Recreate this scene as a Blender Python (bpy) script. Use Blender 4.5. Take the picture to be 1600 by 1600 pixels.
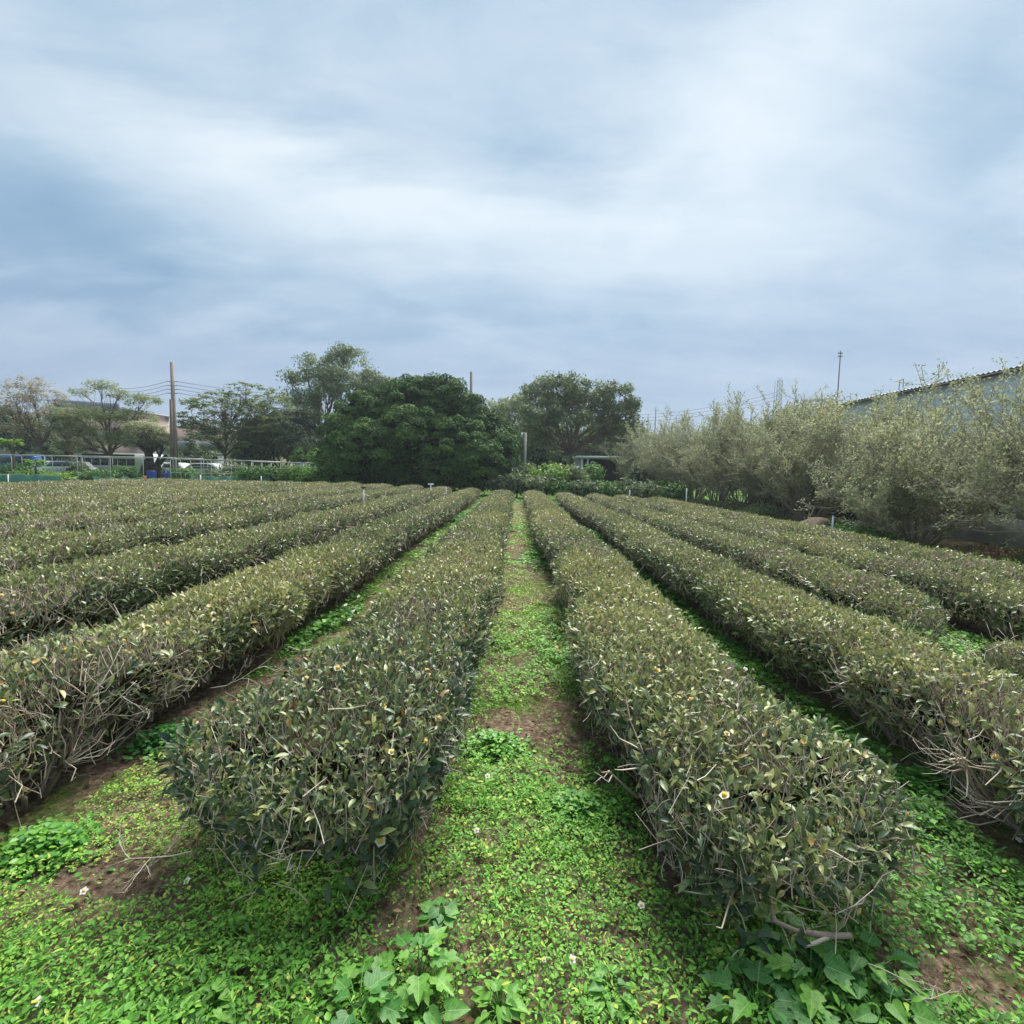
import bpy, math, random
import numpy as np
from mathutils import Matrix, Vector

for o in list(bpy.data.objects): bpy.data.objects.remove(o)
S = bpy.context.scene
C = S.collection
rng = np.random.default_rng(7)
random.seed(7)
R = math.radians

# ------------------------------------------------------------------ camera
CAM_H = 1.70
cd = bpy.data.cameras.new("camera"); cam = bpy.data.objects.new("camera", cd); C.objects.link(cam)
cd.sensor_width = 36; cd.lens = 18.0; cd.clip_start = 0.05; cd.clip_end = 3000
CM = Matrix.Rotation(R(0.36), 4, 'Z') @ Matrix.Rotation(R(90 - 4.65), 4, 'X') @ Matrix.Rotation(R(1.07), 4, 'Z')
cam.matrix_world = Matrix.Translation((0, 0, CAM_H)) @ CM
S.camera = cam
S.render.resolution_x = 1024; S.render.resolution_y = 1024

def ray(px, py):
    v = CM.to_3x3() @ Vector(((px - 800) / 800, (800 - py) / 800, -1.0))
    return v
def at(px, py, Y):
    """world point on the ray of photo pixel at distance Y down the field"""
    v = ray(px, py); t = Y / v.y
    return Vector((v.x * t, Y, CAM_H + v.z * t))

# ------------------------------------------------------------------ sky
SUN_EL, SUN_AZ = 58, 24          # azimuth to the right of +Y
W = bpy.data.worlds.new("World"); S.world = W; W.use_nodes = True
nt = W.node_tree; nt.nodes.clear(); NN = nt.nodes.new; LK = nt.links.new
out = NN('ShaderNodeOutputWorld'); bg = NN('ShaderNodeBackground'); LK(bg.outputs[0], out.inputs[0])
bg.inputs[1].default_value = 0.1
sky = NN('ShaderNodeTexSky'); sky.sky_type = 'NISHITA'; sky.sun_disc = False
sky.sun_elevation = R(SUN_EL); sky.sun_rotation = R(SUN_AZ)
tc = NN('ShaderNodeTexCoord')
def M(op, a, b=None, c=None):
    n = NN('ShaderNodeMath'); n.operation = op
    for i, v in enumerate((a, b, c)):
        if v is None: continue
        if isinstance(v, (int, float)): n.inputs[i].default_value = v
        else: LK(v, n.inputs[i])
    return n.outputs[0]
sep = NN('ShaderNodeSeparateXYZ'); LK(tc.outputs['Generated'], sep.inputs[0])
X_, Y_, Z_ = sep.outputs
# cloud sheet: direction projected on a flat layer overhead
zz = M('ADD', M('MAXIMUM', Z_, 0.0), 0.22)
cmb = NN('ShaderNodeCombineXYZ'); LK(M('DIVIDE', X_, zz), cmb.inputs[0]); LK(M('DIVIDE', Y_, zz), cmb.inputs[1])
mp = NN('ShaderNodeMapping'); mp.inputs['Rotation'].default_value = (0, 0, R(-25)); mp.inputs['Scale'].default_value = (0.55, 1.25, 1)
LK(cmb.outputs[0], mp.inputs[0])
n1 = NN('ShaderNodeTexNoise'); n1.inputs['Scale'].default_value = 1.9; n1.inputs['Detail'].default_value = 8
n1.inputs['Roughness'].default_value = 0.53; n1.inputs['Distortion'].default_value = 0.5; LK(mp.outputs[0], n1.inputs['Vector'])
n2 = NN('ShaderNodeTexNoise'); n2.inputs['Scale'].default_value = 0.9; n2.inputs['Detail'].default_value = 3; LK(mp.outputs[0], n2.inputs['Vector'])
az0 = M('ARCTAN2', X_, Y_); el0 = M('ARCSINE', Z_)
az = M('ADD', az0, M('MULTIPLY', M('SUBTRACT', n1.outputs[0], 0.5), 0.45))
el = M('ADD', el0, M('MULTIPLY', M('SUBTRACT', n1.outputs[0], 0.5), -0.32))
def azel(px, py):
    v = ray(px, py).normalized(); return math.atan2(v.x, v.y), math.asin(v.z)
# broad lighter and darker banks (end a, end b of the bank in the photo's directions, half width, weight)
banks = [
    ((20, 150), (330, 245), .085, .48), ((300, 240), (640, 345), .10, .50), ((560, 320), (880, 405), .075, .55),
    ((280, 380), (480, 450), .040, .26), ((120, 415), (290, 450), .030, .28), ((0, 480), (420, 520), .028, .26),
    ((1190, 140), (1230, 140), .12, .34), ((1130, 290), (1230, 250), .12, .33), ((930, 380), (1130, 400), .10, .34),
    ((600, 20), (1100, 20), .16, .30), ((330, 60), (600, 180), .12, .22), ((1400, 60), (1560, 200), .16, .22),
    ((1250, 450), (1600, 420), .10, .20), ((560, 270), (700, 320), .03, .18),
    ((-60, 370), (200, 400), .090, -.55), ((120, 110), (420, 170), .060, -.34), ((800, 170), (880, 260), .12, -.30),
    ((60, 300), (330, 360), .06, -.25), ((520, 420), (900, 500), .05, -.25), ((1540, 190), (1590, 300), .07, -.40), ((1100, 520), (1500, 480), .05, -.14),
    ((330, 470), (620, 500), .035, -.22), ((400, 80), (430, 90), .07, -.15),
]
tot = None
for a, b, w, k in banks:
    a1, e1 = azel(*a); a2, e2 = azel(*b)
    dx, dy = a2 - a1, e2 - e1; L = math.hypot(dx, dy) or 1e-3; ux, uy = dx / L, dy / L
    cx, cy = (a1 + a2) / 2, (e1 + e2) / 2
    rx, ry = M('SUBTRACT', az, cx), M('SUBTRACT', el, cy)
    p = M('ADD', M('MULTIPLY', rx, ux), M('MULTIPLY', ry, uy))
    q = M('ADD', M('MULTIPLY', rx, -uy), M('MULTIPLY', ry, ux))
    p = M('MULTIPLY', p, 1 / (L / 2 + w)); q = M('MULTIPLY', q, 1 / w)
    g = M('MULTIPLY', M('EXPONENT', M('MULTIPLY', M('ADD', M('MULTIPLY', p, p), M('MULTIPLY', q, q)), -0.8)), k)
    tot = g if tot is None else M('ADD', tot, g)
mp3 = NN('ShaderNodeMapping'); mp3.inputs['Rotation'].default_value = (0, 0, R(-52)); mp3.inputs['Scale'].default_value = (0.8, 2.3, 1); LK(cmb.outputs[0], mp3.inputs[0])
n3 = NN('ShaderNodeTexNoise'); n3.inputs['Scale'].default_value = 2.6; n3.inputs['Detail'].default_value = 10; n3.inputs['Roughness'].default_value = 0.6; n3.inputs['Distortion'].default_value = 0.7; LK(mp3.outputs[0], n3.inputs['Vector'])
f = M('ADD', M('ADD', M('MULTIPLY', tot, 0.64), 0.38), M('MULTIPLY', M('SUBTRACT', n1.outputs[0], 0.5), 1.1))
f = M('ADD', f, M('MULTIPLY', M('SUBTRACT', n3.outputs[0], 0.5), 0.42))
n4 = NN('ShaderNodeTexNoise'); n4.inputs['Scale'].default_value = 3.4; n4.inputs['Detail'].default_value = 9; n4.inputs['Roughness'].default_value = 0.58; n4.inputs['Distortion'].default_value = 0.3; LK(cmb.outputs[0], n4.inputs['Vector'])
f = M('ADD', f, M('MULTIPLY', M('SUBTRACT', n4.outputs[0], 0.5), 0.50))
ramp = NN('ShaderNodeValToRGB'); LK(f, ramp.inputs[0])
def srgb(r, g, b, s=1.0):
    return tuple(((c / 255) / 12.92 if c / 255 < .04045 else ((c / 255 + .055) / 1.055) ** 2.4) * s for c in (r, g, b))
SKYK = 0.190          # sky is scaled down by the exposure below
els = ramp.color_ramp.elements
els[0].position = 0.0; els[0].color = (*srgb(134, 169, 197), 1)
els[1].position = 1.0; els[1].color = (*srgb(226, 238, 245), 1)
e = els.new(0.32); e.color = (*srgb(168, 194, 215), 1)
e = els.new(0.62); e.color = (*srgb(199, 217, 231), 1)
hz = NN('ShaderNodeMapRange'); LK(el0, hz.inputs[0]); hz.inputs[1].default_value = 0.0; hz.inputs[2].default_value = 0.42
hz.inputs[3].default_value = 0.85; hz.inputs[4].default_value = 0.0; hz.interpolation_type = 'SMOOTHSTEP'
mh = NN('ShaderNodeMix'); mh.data_type = 'RGBA'; LK(hz.outputs[0], mh.inputs[0]); LK(ramp.outputs[0], mh.inputs[6]); mh.inputs[7].default_value = (*srgb(156, 174, 201), 1)
sc = NN('ShaderNodeVectorMath'); sc.operation = 'SCALE'; LK(mh.outputs[2], sc.inputs[0]); sc.inputs[3].default_value = 10 * SKYK
mn = NN('ShaderNodeMix'); mn.data_type = 'RGBA'; mn.inputs[0].default_value = 0.975; LK(sky.outputs[0], mn.inputs[6]); LK(sc.outputs[0], mn.inputs[7])
LK(mn.outputs[2], bg.inputs[0])

sl = bpy.data.lights.new("sun", 'SUN'); sun = bpy.data.objects.new("sun", sl); C.objects.link(sun)
sl.energy = 1.5; sl.angle = R(38); sl.color = (1.0, 0.97, 0.90)
sd = Vector((math.sin(R(SUN_AZ)) * math.cos(R(SUN_EL)), math.cos(R(SUN_AZ)) * math.cos(R(SUN_EL)), math.sin(R(SUN_EL))))
sun.rotation_euler = sd.to_track_quat('Z', 'Y').to_euler()
S.view_settings.view_transform = 'Standard'; S.view_settings.look = 'None'; S.view_settings.gamma = 1
S.view_settings.exposure = 2.42
S.render.engine = 'CYCLES'
S.cycles.max_bounces = 6; S.cycles.transparent_max_bounces = 4

# ------------------------------------------------------------------ helpers
GX = np.array([-400, -19, -8.9, -5.8, -2.7, 0, 3, 7.6, 14, 400.])
GZ = np.array([.33, .33, .28, .20, .07, 0, -.08, -.17, -.20, -.20])
def gz(x): return np.interp(x, GX, GZ)
def tag(o, label=None, cat=None, group=None, kind=None):
    if label: o['label'] = label
    if cat: o['category'] = cat
    if group: o['group'] = group
    if kind: o['kind'] = kind
    return o
def empty(name, loc, label, cat, group=None):
    o = bpy.data.objects.new(name, None); C.objects.link(o); o.location = loc; o.empty_display_size = .2
    return tag(o, label, cat, group)
def tri_mesh(name, V, F, mat, parent=None, tone=None, smooth=False):
    """V (n,3) world coordinates, F (m,3). Placed relative to the parent empty."""
    V = np.asarray(V, dtype=np.float64).reshape(-1, 3); F = np.asarray(F, dtype=np.int32).reshape(-1, 3)
    loc = np.zeros(3)
    if parent is not None:
        q = parent
        while q is not None: loc = loc + np.array(q.location); q = q.parent
    me = bpy.data.meshes.new(name)
    me.vertices.add(len(V)); me.vertices.foreach_set('co', (V - loc).astype(np.float32).ravel())
    me.loops.add(F.size); me.loops.foreach_set('vertex_index', F.ravel())
    me.polygons.add(len(F)); me.polygons.foreach_set('loop_start', np.arange(0, F.size, 3, dtype=np.int32))
    try: me.polygons.foreach_set('loop_total', np.full(len(F), 3, dtype=np.int32))
    except Exception: pass
    if smooth: me.polygons.foreach_set('use_smooth', np.ones(len(F), dtype=bool))
    if tone is not None:
        at_ = me.attributes.new('tone', 'FLOAT', 'POINT'); at_.data.foreach_set('value', np.asarray(tone, dtype=np.float32).ravel())
    me.update(calc_edges=True); me.materials.append(mat)
    o = bpy.data.objects.new(name, me); C.objects.link(o)
    if parent is not None: o.parent = parent
    return o
def norm(v): return v / np.maximum(np.linalg.norm(v, axis=-1, keepdims=True), 1e-9)

LEAF4 = (np.array([[0, 0, 0], [-.5, .48, .10], [0, 1, -.06], [.5, .48, .10]]), np.array([[0, 2, 1], [0, 3, 2]]))
LEAF8 = (np.array([[0, 0, 0], [-.42, .30, .05], [0, .32, -.02], [.42, .30, .05], [-.40, .62, .02], [0, .64, -.05], [.40, .62, .02], [0, 1, -.20]]),
         np.array([[0, 2, 1], [0, 3, 2], [1, 2, 5], [1, 5, 4], [2, 3, 6], [2, 6, 5], [4, 5, 7], [5, 6, 7]]))
ROUND = (np.array([[0, 0, 0], [-.42, .28, .05], [-.46, .62, .07], [0, .98, .0], [.46, .62, .07], [.42, .28, .05], [0, .52, -.02]]),
         np.array([[0, 6, 1], [1, 6, 2], [2, 6, 3], [3, 6, 4], [4, 6, 5], [5, 6, 0]]))
GRASS = (np.array([[-.5, 0, 0], [.5, 0, 0], [-.35, .55, 0], [.35, .55, 0], [0, 1, -.12]]), np.array([[0, 1, 3], [0, 3, 2], [2, 3, 4]]))
def _lobed():
    pts = [(0, 0), (.22, -.10), (.42, .0), (.56, .20), (.34, .32), (.52, .52), (.40, .70), (.22, .62), (.14, .84), (0, 1.05)]
    full = pts + [(-x, y) for x, y in reversed(pts[1:-1])]
    V = [[0, .35, -.04]] + [[x, y, .26 * abs(x) - .22 * y * y] for x, y in full]
    n = len(full); F = [[0, 1 + i, 1 + (i + 1) % n] for i in range(n)]
    return np.array(V), np.array(F)
LOBED = _lobed()
def _heart():
    pts = [(0, 0), (.20, -.12), (.42, -.02), (.48, .22), (.40, .48), (.22, .76), (0, 1.02)]
    full = pts + [(-x, y) for x, y in reversed(pts[1:-1])]
    V = [[0, .35, -.05]] + [[x, y, .30 * abs(x) - .25 * y * y] for x, y in full]
    n = len(full); F = [[0, 1 + i, 1 + (i + 1) % n] for i in range(n)]
    return np.array(V), np.array(F)
HEART = _heart()

def leaf_arrays(P, D, N, L, Wd, tmpl, tone):
    T, F = tmpl; n = len(P); k = len(T)
    D = norm(D); X = norm(np.cross(D, N)); Nn = np.cross(X, D)
    L = np.broadcast_to(L, (n,)); Wd = np.broadcast_to(Wd, (n,))
    V = (P[:, None, :] + X[:, None, :] * (T[None, :, 0] * Wd[:, None])[..., None]
         + D[:, None, :] * (T[None, :, 1] * L[:, None])[..., None] + Nn[:, None, :] * (T[None, :, 2] * L[:, None])[..., None])
    FF = F[None] + (np.arange(n) * k)[:, None, None]
    return V.reshape(-1, 3), FF.reshape(-1, 3), np.repeat(tone, k)
def tube_arrays(paths, radii, sides=4, tone=None):
    paths = np.asarray(paths, float); radii = np.asarray(radii, float)
    n, k, _ = paths.shape
    T = np.gradient(paths, axis=1); T = norm(T)
    ref = np.where(np.abs(T[..., 2:3]) > .9, np.array([1., 0, 0]), np.array([0, 0, 1.]))
    A = norm(np.cross(T, ref)); B = np.cross(T, A)
    a = np.arange(sides) * 2 * np.pi / sides
    V = paths[:, :, None, :] + radii[:, :, None, None] * (A[:, :, None, :] * np.cos(a)[None, None, :, None] + B[:, :, None, :] * np.sin(a)[None, None, :, None])
    idx = np.arange(n * k * sides).reshape(n, k, sides)
    q0 = idx[:, :-1, :]; q1 = np.roll(q0, -1, axis=2); q3 = idx[:, 1:, :]; q2 = np.roll(q3, -1, axis=2)
    F = np.concatenate([np.stack([q0, q1, q2], -1).reshape(-1, 3), np.stack([q0, q2, q3], -1).reshape(-1, 3)])
    t = None if tone is None else np.repeat(tone, k * sides)
    caps = []
    if sides > 3:
        for s in range(1, sides - 1):
            caps.append(np.stack([idx[:, 0, 0], idx[:, 0, s + 1], idx[:, 0, s]], -1)); caps.append(np.stack([idx[:, -1, 0], idx[:, -1, s], idx[:, -1, s + 1]], -1))
        F = np.concatenate([F] + caps)
    return V.reshape(-1, 3), F, t
def join(parts):
    Vs, Fs, Ts, o = [], [], [], 0
    for p in parts:
        V, F = p[0], p[1]; Vs.append(V); Fs.append(np.asarray(F) + o); Ts.append(p[2] if len(p) > 2 and p[2] is not None else np.full(len(V), .5)); o += len(V)
    return np.concatenate(Vs), np.concatenate(Fs), np.concatenate(Ts)
def box_arrays(x0, x1, y0, y1, z0, z1):
    V = np.array([[x, y, z] for z in (z0, z1) for y in (y0, y1) for x in (x0, x1)], float)
    F = np.array([[0, 2, 3], [0, 3, 1], [4, 5, 7], [4, 7, 6], [0, 1, 5], [0, 5, 4], [2, 6, 7], [2, 7, 3], [0, 4, 6], [0, 6, 2], [1, 3, 7], [1, 7, 5]])
    return V, F, None
def boxes(name, bl, mat, parent=None):
    V, F, T = join([box_arrays(*b) for b in bl]); return tri_mesh(name, V, F, mat, parent)
def bar_arrays(a, b, r, sides=6):
    a = np.array(a, float); b = np.array(b, float)
    return tube_arrays(np.stack([a, (a + b) / 2, b])[None], np.full((1, 3), r), sides)
def bars(name, bl, mat, parent=None, sides=6):
    V, F, T = join([bar_arrays(a, b, r, sides) for a, b, r in bl]); return tri_mesh(name, V, F, mat, parent, smooth=False)
def prism_arrays(outline, axis_a, axis_b):
    """closed outline [(x,z)], extruded in y from axis_a to axis_b (fan-filled: convex-ish outlines)"""
    n = len(outline); c = np.mean(outline, axis=0)
    V = [[x, axis_a, z] for x, z in outline] + [[x, axis_b, z] for x, z in outline] + [[c[0], axis_a, c[1]], [c[0], axis_b, c[1]]]
    F = []
    for i in range(n):
        j = (i + 1) % n; F += [[i, j, n + j], [i, n + j, n + i], [2 * n, j, i], [2 * n + 1, n + i, n + j]]
    return np.array(V, float), np.array(F), None

# ------------------------------------------------------------------ materials
def new_mat(name):
    m = bpy.data.materials.new(name); m.use_nodes = True; t = m.node_tree; t.nodes.clear()
    o = t.nodes.new('ShaderNodeOutputMaterial'); p = t.nodes.new('ShaderNodeBsdfPrincipled'); t.links.new(p.outputs[0], o.inputs[0])
    return m, t, p, o
def ramp_node(t, src, stops):
    r = t.nodes.new('ShaderNodeValToRGB'); t.links.new(src, r.inputs[0]); el_ = r.color_ramp.elements
    el_[0].position, el_[0].color = stops[0][0], (*stops[0][1], 1); el_[1].position, el_[1].color = stops[-1][0], (*stops[-1][1], 1)
    for p, c in stops[1:-1]: e_ = el_.new(p); e_.color = (*c, 1)
    return r.outputs[0]
def leaf_mat(name, stops, rough=.45, trans=.25, spec=.4, back=1.25):
    m, t, p, o = new_mat(name)
    a = t.nodes.new('ShaderNodeAttribute'); a.attribute_name = 'tone'
    col = ramp_node(t, a.outputs['Fac'], stops)
    g = t.nodes.new('ShaderNodeNewGeometry'); hs = t.nodes.new('ShaderNodeHueSaturation'); t.links.new(col, hs.inputs['Color'])
    mr = t.nodes.new('ShaderNodeMapRange'); t.links.new(g.outputs['Backfacing'], mr.inputs[0]); mr.inputs[3].default_value = 1; mr.inputs[4].default_value = back
    t.links.new(mr.outputs[0], hs.inputs['Value'])
    t.links.new(hs.outputs[0], p.inputs['Base Color']); p.inputs['Roughness'].default_value = rough; p.inputs['Specular IOR Level'].default_value = spec
    if trans > 0:
        tr = t.nodes.new('ShaderNodeBsdfTranslucent'); mx = t.nodes.new('ShaderNodeMixShader'); mx.inputs[0].default_value = trans
        t.links.new(hs.outputs[0], tr.inputs[0]); t.links.new(p.outputs[0], mx.inputs[1]); t.links.new(tr.outputs[0], mx.inputs[2]); t.links.new(mx.outputs[0], o.inputs[0])
    return m
def solid_mat(name, c1, c2=None, scale=8, rough=.8, metal=0, spec=.3, detail=5, stretch=(1, 1, 1), bump=0, bscale=None):
    m, t, p, o = new_mat(name)
    p.inputs['Roughness'].default_value = rough; p.inputs['Metallic'].default_value = metal; p.inputs['Specular IOR Level'].default_value = spec
    if c2 is None: c2 = tuple(x * .75 for x in c1)
    tcn = t.nodes.new('ShaderNodeTexCoord'); mpn = t.nodes.new('ShaderNodeMapping'); mpn.inputs['Scale'].default_value = stretch
    t.links.new(tcn.outputs['Object'], mpn.inputs[0])
    n = t.nodes.new('ShaderNodeTexNoise'); n.inputs['Scale'].default_value = scale; n.inputs['Detail'].default_value = detail; n.inputs['Roughness'].default_value = .62
    t.links.new(mpn.outputs[0], n.inputs['Vector'])
    t.links.new(ramp_node(t, n.outputs[0], [(.32, c2), (.66, c1)]), p.inputs['Base Color'])
    if bump:
        n2_ = t.nodes.new('ShaderNodeTexNoise'); n2_.inputs['Scale'].default_value = bscale or scale * 3; n2_.inputs['Detail'].default_value = 6
        t.links.new(mpn.outputs[0], n2_.inputs['Vector'])
        b = t.nodes.new('ShaderNodeBump'); b.inputs['Strength'].default_value = bump; b.inputs['Distance'].default_value = .02
        t.links.new(n2_.outputs[0], b.inputs['Height']); t.links.new(b.outputs[0], p.inputs['Normal'])
    return m
tea_leaf = leaf_mat('tea_leaf', [(0, (.036, .068, .034)), (.25, (.082, .130, .055)), (.50, (.195, .240, .082)), (.75, (.32, .34, .115)), (.93, (.42, .40, .16)), (.965, (.26, .26, .05)), (1, (.20, .075, .03))], rough=.36, trans=.22, spec=.5, back=1.12)
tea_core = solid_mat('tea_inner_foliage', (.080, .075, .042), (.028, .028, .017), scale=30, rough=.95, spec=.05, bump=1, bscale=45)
twig_mat = leaf_mat('twig_bark', [(0, (.20, .15, .12)), (.5, (.46, .37, .29)), (1, (.68, .61, .51))], rough=.8, trans=0, spec=.2)
bark_mat = solid_mat('bark', (.16, .125, .09), (.06, .045, .032), scale=14, rough=.9, bump=.8)
bark_dark = solid_mat('dark_bark', (.060, .045, .035), (.025, .02, .015), scale=10, rough=.9, bump=.6)
flower_mat = leaf_mat('tea_petal', [(0, (.80, .78, .66)), (.6, (.82, .76, .50)), (.85, (.75, .55, .18)), (1, (.42, .20, .07))], rough=.6, trans=.3, spec=.2, back=1)
white_petal = leaf_mat('white_petal', [(0, (.82, .84, .82)), (1, (.82, .84, .82))], rough=.6, trans=.3, spec=.2, back=1)
yellow_c = solid_mat('yellow_stamens', (.80, .52, .05), (.6, .33, .03), scale=200, rough=.8)
cover_mat = leaf_mat('clover_leaf', [(0, (.030, .095, .022)), (.3, (.075, .20, .03)), (.6, (.135, .36, .045)), (.85, (.24, .49, .07)), (1, (.46, .50, .10))], rough=.5, trans=.30, spec=.3, back=1.1)
weed_mat = leaf_mat('weed_leaf', [(0, (.040, .15, .045)), (.5, (.11, .31, .055)), (1, (.26, .50, .06))], rough=.42, trans=.28, spec=.4, back=1.2)
def add_veins(m):
    t = m.node_tree; hs = [q for q in t.nodes if q.type == 'HUE_SAT'][0]; src = hs.inputs['Color'].links[0].from_socket
    a = t.nodes.new('ShaderNodeAttribute'); a.attribute_name = 'leaf_uv'; sp = t.nodes.new('ShaderNodeSeparateXYZ'); t.links.new(a.outputs['Vector'], sp.inputs[0])
    def mm(op, x, y=None):
        q = t.nodes.new('ShaderNodeMath'); q.operation = op
        for i, v in enumerate((x, y)):
            if v is None: continue
            if isinstance(v, (int, float)): q.inputs[i].default_value = v
            else: t.links.new(v, q.inputs[i])
        return q.outputs[0]
    ax = mm('ABSOLUTE', sp.outputs[0]); mid = mm('LESS_THAN', ax, .014)
    st_ = mm('LESS_THAN', mm('FRACT', mm('MULTIPLY', mm('SUBTRACT', sp.outputs[1], mm('MULTIPLY', ax, .9)), 6.5)), .10)
    v = mm('MAXIMUM', mid, mm('MULTIPLY', st_, .5)); nz = t.nodes.new('ShaderNodeTexNoise'); nz.inputs['Scale'].default_value = 70; nz.inputs['Detail'].default_value = 5
    tcx = t.nodes.new('ShaderNodeTexCoord'); t.links.new(tcx.outputs['Object'], nz.inputs['Vector'])
    dk = t.nodes.new('ShaderNodeMix'); dk.data_type = 'RGBA'; dk.blend_type = 'MULTIPLY'; dk.inputs[0].default_value = 1; t.links.new(src, dk.inputs[6]); t.links.new(ramp_node(t, nz.outputs[0], [(.30, (.55, .58, .5)), (.55, (1, 1, 1))]), dk.inputs[7])
    lt_ = t.nodes.new('ShaderNodeMix'); lt_.data_type = 'RGBA'; t.links.new(mm('MULTIPLY', v, .45), lt_.inputs[0]); t.links.new(dk.outputs[2], lt_.inputs[6]); lt_.inputs[7].default_value = (.45, .62, .25, 1); t.links.new(lt_.outputs[2], hs.inputs['Color'])
def set_uv(o, tmpl, n):
    k = len(tmpl[0]); at_ = o.data.attributes.new('leaf_uv', 'FLOAT_VECTOR', 'POINT'); uv = np.tile(np.concatenate([tmpl[0][:, :2], np.zeros((k, 1))], 1), (n, 1)); at_.data.foreach_set('vector', uv.astype(np.float32).ravel())
litter_mat = leaf_mat('dry_litter', [(0, (.075, .035, .025)), (.5, (.17, .095, .055)), (1, (.34, .25, .14))], rough=.85, trans=0, spec=.1, back=1)
straw_mat = solid_mat('straw', (.50, .42, .25), (.34, .27, .15), scale=20, rough=.7)

# ------------------------------------------------------------------ ground
def sine_noise(seed, n=5, f0=1., f1=6.):
    r = np.random.default_rng(seed); f = r.uniform(f0, f1, n); ph = r.uniform(0, 6.28, n); am = r.uniform(.5, 1, n) / n * 1.6
    return lambda y: sum(a * np.sin(y * q + p) for a, q, p in zip(am, f, ph))
def field2(seed, n=9, f=1.2):
    r = np.random.default_rng(seed); k = r.normal(0, f, (n, 2)); ph = r.uniform(0, 6.28, n)
    return lambda x, y: sum(np.sin(x * a + y * b + p) for (a, b), p in zip(k, ph)) / math.sqrt(n)
bumps = field2(3, 12, 5.0)
xs = np.concatenate([[-400, -200, -100, -60, -40, -30], np.arange(-22, 14.01, .2), [18, 25, 40, 70, 120, 200, 400]])
ys = np.concatenate([[-30, -8, -3], np.arange(-1, 9, .15), np.arange(9, 34, .6), [36, 40, 50, 70, 100, 160, 300, 700]])
GXX, GYY = np.meshgrid(xs, ys)
inner = (np.abs(GXX) < 22) & (GYY < 32)
GZZ = gz(GXX) + np.where(inner, .013 * bumps(GXX, GYY), 0)
nx, ny = len(xs), len(ys)
idx = np.arange(nx * ny).reshape(ny, nx)
F = np.concatenate([np.stack([idx[:-1, :-1], idx[:-1, 1:], idx[1:, 1:]], -1).reshape(-1, 3), np.stack([idx[:-1, :-1], idx[1:, 1:], idx[1:, :-1]], -1).reshape(-1, 3)])
gm, t, p, o_ = new_mat('soil_and_moss')
tcn = t.nodes.new('ShaderNodeTexCoord')
na = t.nodes.new('ShaderNodeTexNoise'); na.inputs['Scale'].default_value = 1.3; na.inputs['Detail'].default_value = 7; na.inputs['Roughness'].default_value = .65
nb = t.nodes.new('ShaderNodeTexNoise'); nb.inputs['Scale'].default_value = 28; nb.inputs['Detail'].default_value = 6; nb.inputs['Roughness'].default_value = .7
t.links.new(tcn.outputs['Object'], na.inputs['Vector']); t.links.new(tcn.outputs['Object'], nb.inputs['Vector'])
soil = ramp_node(t, nb.outputs[0], [(.3, (.042, .029, .021)), (.5, (.13, .092, .064)), (.72, (.31, .24, .165))])
moss = ramp_node(t, nb.outputs[0], [(.3, (.030, .060, .012)), (.55, (.085, .16, .022)), (.75, (.15, .25, .04))])
fac = ramp_node(t, na.outputs[0], [(.49, (0, 0, 0)), (.60, (1, 1, 1))])
mx = t.nodes.new('ShaderNodeMix'); mx.data_type = 'RGBA'; sx = t.nodes.new('ShaderNodeSeparateXYZ'); t.links.new(tcn.outputs['Object'], sx.inputs[0]); mr_ = t.nodes.new('ShaderNodeMapRange'); t.links.new(sx.outputs[1], mr_.inputs[0]); mr_.inputs[1].default_value = 27.0; mr_.inputs[2].default_value = 29.0
mxx = t.nodes.new('ShaderNodeMath'); mxx.operation = 'MAXIMUM'; t.links.new(fac, mxx.inputs[0]); t.links.new(mr_.outputs[0], mxx.inputs[1]); t.links.new(mxx.outputs[0], mx.inputs[0]); t.links.new(soil, mx.inputs[6]); t.links.new(moss, mx.inputs[7])
t.links.new(mx.outputs[2], p.inputs['Base Color']); p.inputs['Roughness'].default_value = .95; p.inputs['Specular IOR Level'].default_value = .1
bn = t.nodes.new('ShaderNodeBump'); bn.inputs['Strength'].default_value = 1; bn.inputs['Distance'].default_value = .02; t.links.new(nb.outputs[0], bn.inputs['Height']); t.links.new(bn.outputs[0], p.inputs['Normal'])
g = tri_mesh('ground', np.stack([GXX, GYY, GZZ], -1), F, gm, smooth=True); tag(g, kind='structure')

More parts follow.
